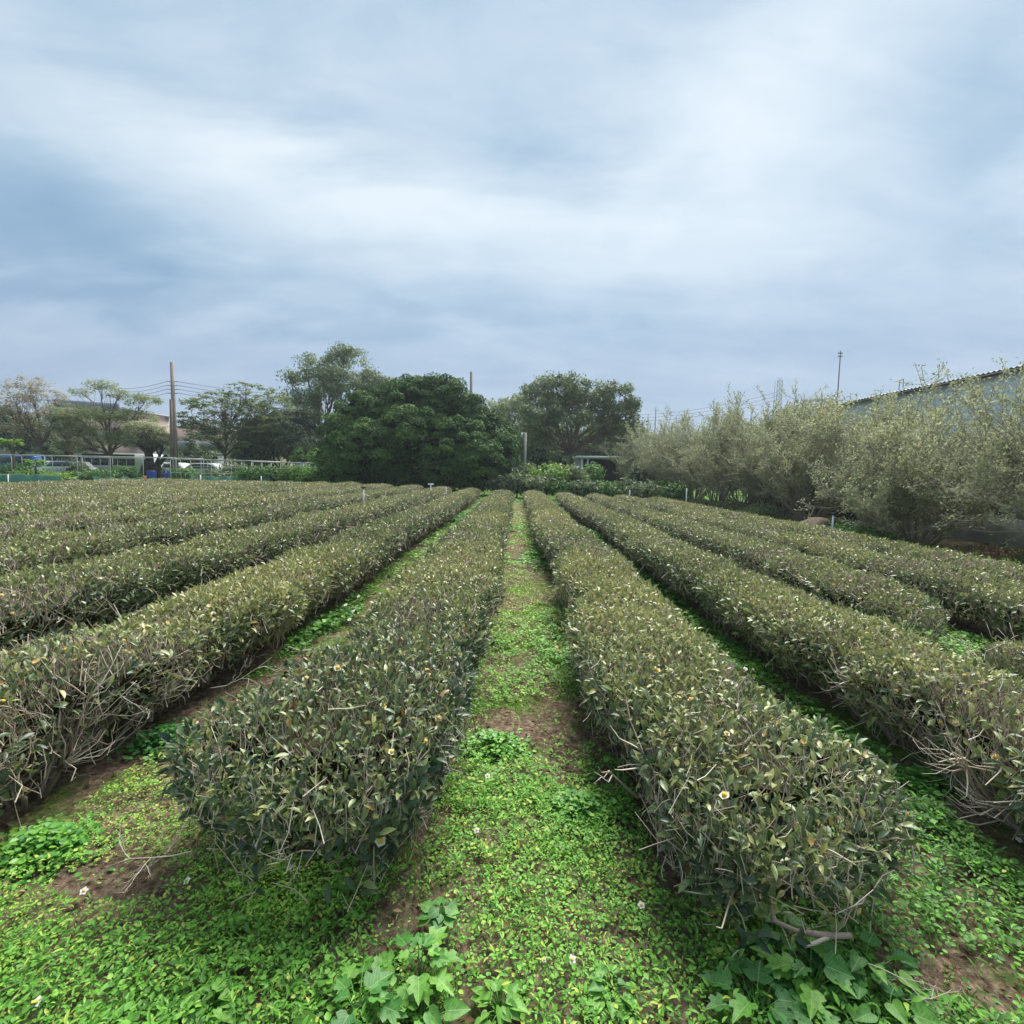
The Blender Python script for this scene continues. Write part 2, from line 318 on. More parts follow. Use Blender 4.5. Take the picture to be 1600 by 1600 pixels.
# ------------------------------------------------------------------ tea hedges
cs = [(-.55, .26), (-.74, .42), (-.90, .58), (-1.0, .72), (-.99, .83), (-.88, .91), (-.64, .965), (-.3, 1.0), (0, 1.02), (.3, 1.0), (.64, .965), (.88, .91), (.99, .83), (1.0, .72), (.90, .58), (.74, .42), (.55, .26)]
cs = np.array(cs); cseg = np.linalg.norm(np.diff(cs * [.52, .6], axis=0), axis=1); carc = np.concatenate([[0], np.cumsum(cseg)]); CP = carc[-1]
ctan = norm(np.gradient(cs * [.52, .6], axis=0)); cnor = np.stack([-ctan[:, 1], ctan[:, 0]], -1)
def make_row(cx0, y0, y1, half, ht, seed, label, notches=(), indiv=12, gname='rows of clipped tea hedge', bend=0.0, flower_rate=1.0, bare_f=0.0, bare_y=0.0):
    r = np.random.default_rng(seed)
    q_ = np.arange(y0 + 1, y1, 1.25); notches = list(notches) + [(r.choice([-1, 1]), yq + r.uniform(-.5, .5), r.uniform(.10, .30), r.uniform(-.03, .13)) for yq in q_]
    nl, nr_, nh, nc = sine_noise(seed + 1, 7, .6, 9), sine_noise(seed + 2, 7, .6, 9), sine_noise(seed + 3, 6, .5, 7), sine_noise(seed + 4, 4, .2, .9)
    endr = .70
    def shape(y, side):
        a = half * (1 + .17 * np.where(side < 0, nl(y), nr_(y)))
        for (s, yc, w, dep) in notches:
            a = a - np.where(side * s > 0, dep * np.exp(-((y - yc) / w) ** 2), 0)
        e0 = np.clip((y0 + endr - y) / endr, 0, 1); e1 = np.clip((y - (y1 - endr)) / endr, 0, 1)
        e = np.sqrt(np.clip(1 - e0 ** 2, .0, 1)) * np.sqrt(np.clip(1 - e1 ** 2, .0, 1))
        a = a * np.clip(e ** .8, .12, 1)
        h = ht * (1 + .085 * nh(y)) * (1 - .34 * e0 ** 2 - .25 * e1 ** 2)
        return a, h, e0, e1
    def cxf(y): return cx0 + .06 * nc(y) + bend * (y - 10) / 20
    def surf(s, y, depth):
        xn = np.interp(s, carc, cs[:, 0]); zn = np.interp(s, carc, cs[:, 1])
        nxx = np.interp(s, carc, cnor[:, 0]); nz = np.interp(s, carc, cnor[:, 1])
        a, h, e0, e1 = shape(y, xn)
        N = norm(np.stack([nxx, -1.0 * e0 * (e0 > .25) * (1 - .6 * (zn > .9)) + 1.0 * e1 * (e1 > .25), nz], -1))
        cx = cxf(y); G = gz(cx)
        P = np.stack([cx + xn * a, y, G + zn * h], -1) - N * depth[:, None]
        return P, N, zn
    root = empty('tea_hedge', (cx0, max(y0, 0) + .3, float(gz(cx0))), label, 'tea hedge', gname)
    def sample(dens, rough_L=1.0):
        """points by distance-dependent density (per m2)"""
        ye = np.linspace(y0, y1, 60); out_s, out_y = [], []
        for a_, b_ in zip(ye[:-1], ye[1:]):
            ym = (a_ + b_) / 2; d = math.sqrt(cx0 ** 2 + ym ** 2 + 1.2)
            n = int(dens(d) * CP * (b_ - a_)); out_s.append(r.uniform(0, CP, n)); out_y.append(r.uniform(a_, b_, n))
        return np.concatenate(out_s), np.concatenate(out_y)
    # leaves
    s, y = sample(lambda d: 2900 if d < 3.6 else 2900 * (3.6 / d) ** .95)
    dist = np.sqrt(cx0 ** 2 + y ** 2 + 1.2); n = len(s)
    depth = np.clip(r.exponential(.035, n), 0, .16) - .012 - .035 * (r.uniform(0, 1, n) < .08)
    deep = (r.uniform(0, 1, n) < .30) & (y < y0 + 1.6); depth = np.where(deep, r.uniform(.05, .32, n), depth)
    # ragged surface: low frequency lumps
    lump = field2(seed + 9, 10, 7.0)
    P, N, zn = surf(s, y, depth + .014 * lump(s * 1.2, y))
    # thin the lower skirt
    keep = (r.uniform(0, 1, n) < np.clip((zn - .22) / .4, .16, 1)) & ~((r.uniform(0, 1, n) < bare_f) & (zn < .97) & (y < bare_y)); P, N, zn, y, dist = P[keep], N[keep], zn[keep], y[keep], dist[keep]; n = len(P)
    D = norm(N * .55 + r.normal(0, .62, (n, 3)) + np.array([0, 0, .30]))
    Nn = norm(N * .6 + np.array([0, 0, .9]) + r.normal(0, .55, (n, 3)))
    patch = field2(seed + 20, 8, .9)(P[:, 0], P[:, 1]); thin = field2(seed + 21, 9, 3.2)(P[:, 0], P[:, 1] + P[:, 2])
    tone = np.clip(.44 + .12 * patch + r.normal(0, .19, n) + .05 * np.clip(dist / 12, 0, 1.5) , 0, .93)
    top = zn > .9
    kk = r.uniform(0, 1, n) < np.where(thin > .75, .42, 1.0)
    tone = np.where(top, tone + .11, tone - .10) - .21 * np.clip((5.0 - dist) / 2.8, 0, 1)  # paler tops, darker sides: overhead light put into tone, plus new and old leaves
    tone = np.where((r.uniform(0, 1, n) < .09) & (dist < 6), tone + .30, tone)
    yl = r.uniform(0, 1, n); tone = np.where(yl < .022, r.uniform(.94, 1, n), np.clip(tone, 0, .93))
    Ls = r.uniform(.034, .068, n) * np.clip(dist / 6, 1, 9) ** .22 * np.where(top, .86, 1.08)
    P, D, Nn, tone, Ls, dist = P[kk], D[kk], Nn[kk], tone[kk], Ls[kk], dist[kk]
    near = dist < 5.2
    parts = []
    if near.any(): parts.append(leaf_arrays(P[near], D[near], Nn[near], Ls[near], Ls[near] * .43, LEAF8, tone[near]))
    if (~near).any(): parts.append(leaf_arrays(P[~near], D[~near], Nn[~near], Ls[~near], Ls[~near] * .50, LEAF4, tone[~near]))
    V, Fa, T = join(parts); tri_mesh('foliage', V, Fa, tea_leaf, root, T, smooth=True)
    # dark leafy interior
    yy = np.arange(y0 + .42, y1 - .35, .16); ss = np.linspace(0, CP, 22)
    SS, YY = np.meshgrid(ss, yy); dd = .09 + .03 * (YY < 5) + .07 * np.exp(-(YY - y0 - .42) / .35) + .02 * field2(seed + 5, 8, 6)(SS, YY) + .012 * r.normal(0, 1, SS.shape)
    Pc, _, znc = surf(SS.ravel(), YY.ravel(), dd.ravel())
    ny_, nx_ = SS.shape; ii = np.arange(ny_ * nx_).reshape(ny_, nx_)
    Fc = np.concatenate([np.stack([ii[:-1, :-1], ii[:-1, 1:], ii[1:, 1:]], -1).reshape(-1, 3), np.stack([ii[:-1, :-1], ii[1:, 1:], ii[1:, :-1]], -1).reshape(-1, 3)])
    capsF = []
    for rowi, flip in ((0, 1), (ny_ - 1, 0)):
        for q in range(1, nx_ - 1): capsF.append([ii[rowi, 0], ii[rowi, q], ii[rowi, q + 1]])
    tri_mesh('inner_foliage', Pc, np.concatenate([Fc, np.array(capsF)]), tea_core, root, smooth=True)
    # clipped twigs at the surface
    s, y = sample(lambda d: 900 if d < 4 else 900 * (4 / d) ** .62); n = len(s)
    dist = np.sqrt(cx0 ** 2 + y ** 2 + 1.2)
    P, N, zn = surf(s, y, -.016 + r.normal(0, .020, n) - .03 * (r.uniform(0, 1, n) < .06))
    side = zn < .9
    kp = (zn > .55) | (r.uniform(0, 1, n) < .30); P, N, zn, side, dist = P[kp], N[kp], zn[kp], side[kp], dist[kp]; n = len(P)
    D = norm(N * np.where(side, .5, .35)[:, None] + np.array([0, 0, .75]) + r.normal(0, .38, (n, 3)))
    Ln = r.uniform(.05, .16, n)
    A = P - D * Ln[:, None]; mid = P - D * Ln[:, None] * .5 + r.normal(0, .008, (n, 3))
    rad = r.uniform(.0011, .0025, n) * np.clip(dist / 4, 1, 9) ** .75
    V, Fa, T = tube_arrays(np.stack([A, mid, P], 1), np.stack([rad * 1.2, rad, rad * .8], 1), 3, np.clip(r.normal(.48, .25, n), 0, 1))
    tri_mesh('twigs', V, Fa, twig_mat, root, T)
    # stems and spreading woody branches
    ya = max(y0, .5); plants = np.arange(ya + .35, min(y1, 20 if abs(cx0) < 4 else 13), .46)
    pp, rr, tt = [], [], []
    for yp in plants:
        yp = yp + r.uniform(-.08, .08); m = 9 if yp < 7 else 5
        cx = float(cxf(yp)); G = float(gz(cx))
        for k in range(m):
            an = r.uniform(0, 6.28); sp = r.uniform(.15, .47) * half / .5; dx = math.cos(an) * sp; dy = math.sin(an) * min(sp, .35)
            lx = math.cos(an) * .05; ly = math.sin(an) * .05
            hz_ = r.uniform(.45, .85) * ht
            q = np.array([[cx + lx, yp + ly, G - .03], [cx + lx + dx * .25, yp + ly + dy * .25, G + .10 * r.uniform(.7, 1.6)], [cx + dx * .7, yp + dy * .7, G + hz_ * r.uniform(.35, .6)], [cx + dx * r.uniform(.9, 1.1), yp + dy, G + hz_]])
            q[1:3] += r.normal(0, .014, (2, 3)); r0 = r.uniform(.006, .016)
            pp.append(q); rr.append([r0, r0 * .85, r0 * .55, r0 * .25]); tt.append(r.uniform(.0, .5))
            if k == 0: lat = np.array([[cx, yp, G + .10], [cx + r.normal(0, .03), yp + .16, G + .16], [cx + r.normal(0, .03), yp + .34, G + .17], [cx + r.normal(0, .02), yp + .56, G + .12]]); pp.append(lat); rr.append([.009, .008, .007, .005]); tt.append(.2)
            if yp < 8:
                for _ in range(4 if yp > bare_y else 13):
                    f_ = r.uniform(.35, .95); b0 = q[1] * (1 - f_) + q[2] * f_ if f_ < .6 else q[2] * (1 - f_) + q[3] * f_
                    dv = norm(np.array([dx, dy, .12]) / max(sp, .1) + r.normal(0, .6, 3)) * r.uniform(.10, .26)
                    pp.append(np.stack([b0, b0 + dv * .35 + r.normal(0, .012, 3), b0 + dv * .7 + r.normal(0, .015, 3), b0 + dv + [0, 0, .04]])); rr.append([r0 * .27, r0 * .22, r0 * .16, .0010]); tt.append(r.uniform(.2, 1))
    if pp:
        V, Fa, T = tube_arrays(np.array(pp), np.array(rr), 5, np.array(tt)); tri_mesh('branches', V, Fa, twig_mat, root, T, smooth=True)
    # blossoms
    s, y = sample(lambda d: (10 if d < 6 else 13) * flower_rate); n = len(s)
    P, N, zn = surf(s, y, r.uniform(-.028, .01, n)); ok = zn > .45; P, N, y = P[ok], N[ok], y[ok]
    dist = np.sqrt(P[:, 0] ** 2 + P[:, 1] ** 2 + 1.2); order = np.argsort(dist); P, N, dist = P[order], N[order], dist[order]; n = len(P)
    def blossom(i, big):
        d = dist[i]; rad_ = r.uniform(.010, .016) * max(1, d / 10) ** .35 * (1.35 if big else 1); k = 5
        ax = norm(N[i] + r.normal(0, .5, 3) + [0, -.3, .3]); e1_ = norm(np.cross(ax, [.3, .1, 1.])); e2_ = np.cross(ax, e1_)
        a = np.arange(k) * 2 * np.pi / k + r.uniform(0, 1); Dp = np.cos(a)[:, None] * e1_ + np.sin(a)[:, None] * e2_ + ax * r.uniform(.1, .7)
        tn = r.choice([.1, .3, .5, .7, .9], p=[.34, .25, .2, .12, .09])
        return leaf_arrays(np.repeat(P[i:i + 1], k, 0), Dp, np.repeat(ax[None], k, 0), rad_ * 1.1, rad_ * 1.2, ROUND if big else LEAF4, np.full(k, tn)), ax, rad_
    for i in range(min(indiv, n)):
        (V, Fa, T), ax, rad_ = blossom(i, True)
        fo = tri_mesh('flower', V, Fa, flower_mat, root, T)
        c = P[i] + ax * .003
        if T[0] < .6: V, Fa, _ = tube_arrays(np.stack([c, c + ax * rad_ * .3, c + ax * rad_ * .55])[None], np.array([[rad_ * .45, rad_ * .5, rad_ * .25]]), 6); tri_mesh('stamens', V, Fa, yellow_c, fo)
    rest = [blossom(i, False)[0] for i in range(min(indiv, n), n)]
    if rest:
        V, Fa, T = join(rest); fo = tri_mesh('flowers', V, Fa, flower_mat, root, T); tag(fo, kind='stuff')
    return root

ROWS = [  # centre x, near end, far end, half width, height, label, notches, individual flowers, bend
    (-.67, 1.72, 27.6, .49, .62, 'tea hedge directly left of the central path, bare twigs at its near stump', [(1, 2.8, .9, .09), (-1, 2.0, .40, -.34), (-1, 3.4, .5, .10), (1, 6.0, .4, .08)], 40),
    (.95, 1.62, 27.8, .47, .62, 'tea hedge directly right of the central path, glossy leaves at its near end', [(-1, 5.0, .45, .20), (-1, 7.4, .4, .17), (-1, 2.3, 1.0, .13), (1, 1.95, .55, -.28)], 40),
    (-2.32, 1.45, 27.6, .44, .62, 'second tea hedge left of the path, bare pale twigs over its near right side', [(1, 2.2, .7, .16), (1, 3.3, .3, .08), (1, 5.2, .4, .1)], 30),
    (2.56, 1.5, 27.8, .43, .62, 'second tea hedge right of the path, a gap under its near skirt', [(-1, 3.6, .3, .10), (-1, 2.6, .6, .16)], 30),
    (-3.82, 2.2, 27.4, .47, .62, 'third tea hedge left of the path, the one with a tall sprinkler pipe beside it', [], 16),
    (4.10, 5.0, 27.6, .46, .62, 'third tea hedge right of the path, its near end cut off short', [], 16),
    (4.15, 2.9, 4.3, .42, .50, 'short separate stub of tea hedge with cream blossoms at the right edge', [], 16),
    (-5.33, 3.2, 27.2, .49, .62, 'fourth tea hedge left of the path', [], 10),
    (5.62, 3.2, 27.4, .47, .62, 'fourth tea hedge right of the path, second from the shrubs and wall', [], 10),
    (-6.85, 4.4, 27.0, .56, .62, 'fifth tea hedge left of the path', [], 8),
    (7.15, 4.4, 27.0, .47, .60, 'outermost tea hedge on the right, nearest the tall shrubs and grey wall', [], 8),
    (-8.40, 5.6, 26.8, .58, .62, 'sixth tea hedge left of the path', [], 6),
    (-9.95, 6.8, 26.8, .58, .60, 'seventh tea hedge left of the path', [], 0),
    (-11.5, 8.0, 26.6, .60, .60, 'eighth tea hedge left of the path', [], 0),
    (-13.05, 9.2, 26.6, .60, .60, 'ninth tea hedge left of the path', [], 0),
    (-14.6, 10.4, 26.5, .60, .60, 'tenth tea hedge left of the path', [], 0),
    (-16.15, 11.6, 26.5, .60, .60, 'eleventh tea hedge left of the path, second from the outermost left one', [], 0),
    (-17.7, 12.8, 26.5, .60, .60, 'outermost tea hedge on the far left, closest to the garden beds', [], 0),
]
for i, (cx, a, b, hw, ht, lab, no, ind) in enumerate(ROWS):
    make_row(cx, a, b, hw, ht, 100 + 17 * i, lab, no, ind, bare_f=(.62 if i == 2 else .25 if i == 3 else .0), bare_y=(3.1 if i == 2 else 3.6 if i == 3 else 0.))

# ------------------------------------------------------------------ ground cover
def in_hedge(x, y, pad=.30):
    m = np.zeros(len(x), bool)
    for cx, a, b, hw, ht, *_ in ROWS: m |= (np.abs(x - cx) < pad) & (y > a + .3) & (y < b)
    return m
dens_patch = field2(41, 12, 1.7); dens_patch2 = field2(42, 12, 5.5); kind_patch = field2(43, 10, 1.2)
parts, lit, gr = [], [], []
def cover_zone(y0, y1, xm, ncl, k, size, spread):
    x = rng.uniform(-1, 1, ncl); y = rng.uniform(y0, y1, ncl); x = x * (np.minimum(y * 1.22 + .7, xm)); 
    ok = ~in_hedge(x, y); x, y = x[ok], y[ok]
    dp = dens_patch(x, y) + .6 * dens_patch2(x, y)
    # bare dry strips: under the left alley and in the middle of the path
    bare = 2.0 * np.exp(-((x + 1.50) / .27) ** 2) * (y > 2.5) * (y < 9) + .7 * np.exp(-((x - .14) / .3) ** 2) * (field2(61, 6, 2.2)(x, y) > .3) * (y > 3) + 1.2 * np.exp(-((x - .15) / .40) ** 2 - ((y - 3.5) / .40) ** 2) + 1.6 * np.exp(-((x + 1.55) / .30) ** 2 - ((y - 1.85) / .13) ** 2) \
         + .9 * np.exp(-((x + .40) / .18) ** 2 - ((y - 1.75) / .18) ** 2) + .9 * np.exp(-((x - 1.55) / .3) ** 2 - ((y - 1.62) / .1) ** 2) + .9 * np.exp(-((x + .1) / .14) ** 2 - ((y - 1.42) / .12) ** 2)
    ok = rng.uniform(0, 1, len(x)) < np.clip(1.02 + .42 * dp - bare, .05, 1); x, y = x[ok], y[ok]; n = len(x)
    kp = kind_patch(x, y)
    big = np.clip(.92 + .42 * kp + rng.normal(0, .22, n), .40, 2.1)
    a0 = rng.uniform(0, 6.28, n); hh = rng.uniform(.004, .045, n) * (size / .02) ** .5 * big
    a = (a0[:, None] + np.arange(k)[None] * 2 * np.pi / k + rng.normal(0, .4, (n, k)))
    D = np.stack([np.cos(a), np.sin(a), rng.uniform(-.15, .6, (n, k))], -1).reshape(-1, 3)
    P = np.stack([x, y, gz(x) + hh], -1)[:, None, :] + np.stack([np.cos(a), np.sin(a), 0 * a], -1) * (rng.uniform(.0, spread, (n, k)))[..., None]
    P = P.reshape(-1, 3); P[:, 2] += rng.uniform(0, .012, len(P)) + .01
    L = np.repeat(size * big, k) * rng.uniform(.6, 1.25, n * k)
    N = np.array([0, 0, 1.]) + rng.normal(0, .28, (n * k, 3))
    tn = np.clip(.56 - .22 * np.repeat(kp, k) + rng.normal(0, .19, n * k) + np.repeat(rng.normal(0, .1, n), k) + .05 * np.repeat(np.exp(-((x - .12) / .35) ** 2), k), 0, 1)
    sel = np.repeat(rng.uniform(0, 1, n) < .36, k)
    if y1 <= 6:
        parts.append(leaf_arrays(P[~sel], D[~sel], N[~sel], L[~sel], L[~sel] * rng.uniform(.6, .95, (~sel).sum()), ROUND, tn[~sel]))
        P[sel, 2] += rng.uniform(0, .02, sel.sum()); D[sel, 2] += .25
        parts.append(leaf_arrays(P[sel], D[sel], N[sel], L[sel] * 1.45, L[sel] * rng.uniform(.35, .6, sel.sum()), LEAF8, tn[sel]))
    else: parts.append(leaf_arrays(P, D, N, L, L * rng.uniform(.6, .95, n * k), LEAF4, tn))
cover_zone(.75, 2.6, 3.6, 44000, 4, .0165, .016)
cover_zone(2.4, 4.6, 6.0, 30000, 4, .022, .018)
cover_zone(4.4, 9, 12, 36000, 4, .034, .028)
cover_zone(9, 30, 26, 60000, 4, .065, .05)
V, Fa, T = join(parts)
o = tri_mesh('ground_cover', V, Fa, cover_mat, None, T); tag(o, 'low bright green clover and small weeds carpeting the alleys', 'ground cover', kind='stuff')
# dry litter
n = 42000; y = rng.uniform(.7, 9, n) ** 1.0; x = rng.uniform(-1, 1, n) * (y * 1.2 + .6)
P = np.stack([x, y, gz(x) + rng.uniform(.004, .02, n)], -1); D = rng.normal(0, 1, (n, 3)); D[:, 2] *= .12
L = rng.uniform(.012, .042, n); V, Fa, T = leaf_arrays(P, D, np.array([0, 0, 1.]) + rng.normal(0, .3, (n, 3)), L, L * rng.choice([.08, .1, .45], n), LEAF4, rng.uniform(0, 1, n))
o = tri_mesh('leaf_litter', V, Fa, litter_mat, None, T); tag(o, 'dry brown leaf litter and straw scattered over the soil', 'leaf litter', kind='stuff')
# short grass blades
n = 26000; y = rng.uniform(.7, 8, n); x = rng.uniform(-1, 1, n) * (y * 1.15 + .6); ok = (~in_hedge(x, y, .2)) & (field2(51, 10, 2.2)(x, y) > -.3); x, y = x[ok], y[ok]; n = len(x)
P = np.stack([x, y, gz(x)], -1); D = np.stack([rng.normal(0, .5, n), rng.normal(0, .5, n), np.ones(n)], -1)
L = rng.uniform(.03, .085, n); V, Fa, T = leaf_arrays(P, D, rng.normal(0, 1, (n, 3)), L, np.full(n, .004) * (1 + y * .12), GRASS, rng.uniform(.4, 1, n))
o = tri_mesh('grass', V, Fa, cover_mat, None, T); tag(o, 'thin blades of fresh grass among the ground cover', 'grass', kind='stuff')

# ------------------------------------------------------------------ foreground weeds, daisies, straws
def on_ground(px, py, h=0.0):
    v = ray(px, py); zt = h
    for _ in range(4):
        t_ = (CAM_H - zt) / -v.z; x_, y_ = v.x * t_, v.y * t_; zt = float(gz(x_)) + h
    return np.array([x_, y_, float(gz(x_))])
big_weed = leaf_mat('broad_weed_leaf', [(0, (.030, .115, .04)), (.5, (.075, .24, .045)), (1, (.17, .38, .05))], rough=.5, trans=.3, spec=.35, back=1.2); add_veins(big_weed)
def broad_weed(px, py, seed, n, size, hgt, label, tmpl, tone0, name='broadleaf_weed', cat='weed', group='broad leaved weeds in the foreground', spread=.10):
    r = np.random.default_rng(seed); b = on_ground(px, py); root = empty(name, b, label, cat, group)
    pp, rr, P, D, N, L = [], [], [], [], [], []
    for i in range(n):
        a = i * 2.4 + r.uniform(-.3, .3); k = r.uniform(.25, 1); tip = b + np.array([math.cos(a) * spread * k, math.sin(a) * spread * k, hgt * (1.05 - .5 * k)])
        pp.append(np.stack([b, (b + tip) / 2 + [0, 0, .015], tip])); rr.append([.0028, .002, .0015])
        P.append(tip); D.append([math.cos(a), math.sin(a), r.uniform(-.25, .25)]); N.append(np.array([0, 0, 1.]) + r.normal(0, .22, 3)); L.append(size * r.uniform(.6, 1.15))
    V, Fa, T = tube_arrays(np.array(pp), np.array(rr), 4, np.full(n, .5)); tri_mesh('stem', V, Fa, weed_mat, root, T)
    L = np.array(L); V, Fa, T = leaf_arrays(np.array(P), np.array(D), np.array(N), L, L * r.uniform(.8, 1.0, n), tmpl, np.clip(tone0 + r.normal(0, .2, n), 0, 1))
    set_uv(tri_mesh('leaves', V, Fa, big_weed, root, T, smooth=True), tmpl, n); return root
WD = [(1215, 1485, 7, .085, .13, 'weed with dark heart shaped leaves under the cut branch of the right hedge', HEART, .15, .10),
      (1265, 1560, 9, .090, .15, 'bright weed with deeply lobed leaves, lower right of the path', LOBED, .75, .12),
      (1345, 1540, 9, .085, .14, 'weed with broad mid green leaves right beneath the right hedge front', HEART, .5, .13),
      (1180, 1600, 8, .095, .11, 'weed with large dull lobed leaves at the bottom edge right of centre', LOBED, .25, .12),
      (1385, 1610, 9, .085, .10, 'dense leafy weed at the bottom edge, rightmost of the big weeds', HEART, .45, .13),
      (1290, 1630, 8, .080, .09, 'lobed light green weed at the bottom edge below the right hedge', LOBED, .8, .12),
      (655, 1545, 7, .085, .14, 'bright weed with toothed maple like leaves, lower left of the path', LOBED, .85, .09),
      (560, 1605, 8, .095, .11, 'weed with broad lobed leaves at the bottom edge left of centre', LOBED, .55, .12),
      (660, 1610, 6, .080, .09, 'small pale weed with rounded leaves at the bottom edge left of centre', HEART, .8, .09),
      (690, 1460, 12, .065, .12, 'tuft of narrow upright leaves left of the path by the hedge stump', LEAF8, .55, .04),
      (780, 1590, 11, .060, .07, 'low tuft of light green leaves at the bottom centre', HEART, .85, .07),
      (950, 1560, 10, .055, .07, 'low leafy weed right of the bottom centre', HEART, .7, .07),
      (330, 1590, 10, .055, .08, 'yellow green leafy weed at the bottom, left third', HEART, .9, .06)]
for i, (px, py, n, sz, hg, lab, tm, tn, sp) in enumerate(WD): broad_weed(px, py, 900 + i, int(n * 2.0), sz * .82, hg, lab, tm, tn, spread=sp * 1.1)
# taller mid-green weed clumps in the alleys as single plants
for i, (px, py, n, lab) in enumerate([(770, 1170, 34, 'round clump of bright green clover leaves at the left side of the path'), (905, 1270, 30, 'clump of fresh rounded leaves at the right side of the path'),
                                      (70, 1330, 40, 'thick bright green clump below the left hedge at the left edge'), (260, 1160, 34, 'dark green weed clump in the shade of the second left hedge'),
                                      (1330, 1170, 34, 'weed clump under the skirt gap of the second right hedge'), (1450, 1230, 34, 'bright low weed clump right of the front right hedge'), (1130, 1010, 30, 'dark green weed patch in the right alley')]):
    b = on_ground(px, py); r = np.random.default_rng(950 + i); root = empty('clover_clump', b, lab, 'weed', 'weed clumps in the alleys')
    m = n * 22; q = r.normal(0, 1, (m, 2)) * (.085 if py > 1100 else .14); P = np.stack([b[0] + q[:, 0] * 1.2, b[1] + q[:, 1], np.zeros(m)], -1); P[:, 2] = gz(P[:, 0]) + r.uniform(.02, .09, m) * np.exp(-(q ** 2).sum(1) / .02)
    a = r.uniform(0, 6.28, m); D = np.stack([np.cos(a), np.sin(a), r.uniform(-.1, .4, m)], -1); L = r.uniform(.018, .036, m)
    V, Fa, T = leaf_arrays(P, D, np.array([0, 0, 1.]) + r.normal(0, .3, (m, 3)), L, L * .85, ROUND, np.clip(r.normal(.55 if i not in (3, 6) else .2, .2, m), 0, 1)); tri_mesh('leaves', V, Fa, weed_mat, root, T)
def daisy(px, py, h, label, s=.013, Y=None):
    b = on_ground(px, py, h); root = empty('daisy', b, label, 'flower', 'white daisies among the weeds')
    top = b + np.array([0, 0, h]); V, Fa, T = tube_arrays(np.stack([b, (b + top) / 2 + [.004, 0, 0], top])[None], np.array([[.0016, .0014, .0012]]), 4, np.array([.4])); tri_mesh('stem', V, Fa, weed_mat, root, T)
    k = 5; ax = norm(np.array([random.uniform(-.4, .4), -.5, 1.])); e1 = norm(np.cross(ax, [1, .2, 0.])); e2 = np.cross(ax, e1); a = np.arange(k) * 2 * np.pi / k
    V, Fa, T = leaf_arrays(np.repeat(top[None], k, 0), np.cos(a)[:, None] * e1 + np.sin(a)[:, None] * e2, np.repeat(ax[None], k, 0), s, s * .8, ROUND, np.zeros(k)); tri_mesh('petals', V, Fa, white_petal, root, T)
    V, Fa, T = tube_arrays(np.stack([top - ax * .001, top + ax * .002, top + ax * .004])[None], np.array([[.0045, .0045, .002]]) * s / .013, 7); tri_mesh('flower_centre', V, Fa, yellow_c, root)
for px, py, h, lab in [(58, 1565, .06, 'white daisy with yellow centre in the bottom left corner'), (292, 1376, .05, 'white daisy in the weeds below the left bush'), (131, 1392, .05, 'white daisy beside the bare soil patch on the left'),
                       (894, 1499, .06, 'lone white daisy in the middle of the path at the bottom'), (1002, 1414, .05, 'white daisy by bare soil near the right hedge'), (762, 1212, .10, 'white daisy by the right side of the left bush'),
                       (745, 1297, .08, 'small white daisy low beside the left bush'), (1592, 1312, .10, 'white daisies head at the right edge of the picture'), (850, 1500, .05, 'tiny white daisy left of the lone one on the path')]:
    daisy(px, py, h, lab, s=.016 if px != 850 else .009)
for i, (px, py) in enumerate([(540, 945), (552, 955), (560, 932), (546, 968), (1165, 1045), (1240, 1035)]):
    daisy(px, py, .22, ['white daisy left of the centre alley, upper left one of its cluster', 'white daisy in the left alley cluster, middle one', 'white daisy in the left alley cluster, rightmost one', 'white daisy in the left alley cluster, lowest one',
                        'white daisy at the foot of the second right hedge', 'white daisy beneath the skirt of the second right hedge'][i], s=.022)
st = empty('straw_stalk', on_ground(40, 1560), 'forked dry straw stalk lying in the bottom left corner', 'straw')
def gp(px, py, h): 
    b = on_ground(px, py, h); b[2] += h; return b
a, b, c, d = gp(103, 1492, .05), gp(45, 1530, .045), gp(-30, 1560, .04), gp(-20, 1610, .035)
V, Fa, _ = join([tube_arrays(np.stack([a, b, c])[None], np.array([[.0012, .0018, .002]]), 5), tube_arrays(np.stack([b, (b + d) / 2, d])[None], np.array([[.0014, .0016, .0018]]), 5)]); tri_mesh('stalks', V, Fa, straw_mat, st)
# pruned thick low branch of the right hedge
st = empty('pruned_branch', on_ground(1240, 1470), 'thick pruned low branch with pale cut ends sticking out of the right hedge base', 'branch')
pts = [gp(1330, 1462, .16), gp(1290, 1462, .155), gp(1245, 1455, .15), gp(1208, 1438, .16), gp(1204, 1400, .24)]
V, Fa, T = tube_arrays(np.array([pts]), np.array([[.009, .0105, .0085, .0075, .004]]), 8, np.array([.2])); tri_mesh('bark', V, Fa, twig_mat, st, T, smooth=True)
pts2 = [gp(1300, 1462, .155), gp(1272, 1474, .15), gp(1258, 1478, .15)]
V, Fa, T = tube_arrays(np.array([pts2]), np.array([[.0062, .006, .0058]]), 8, np.array([.65])); tri_mesh('cut_stub', V, Fa, twig_mat, st, T)
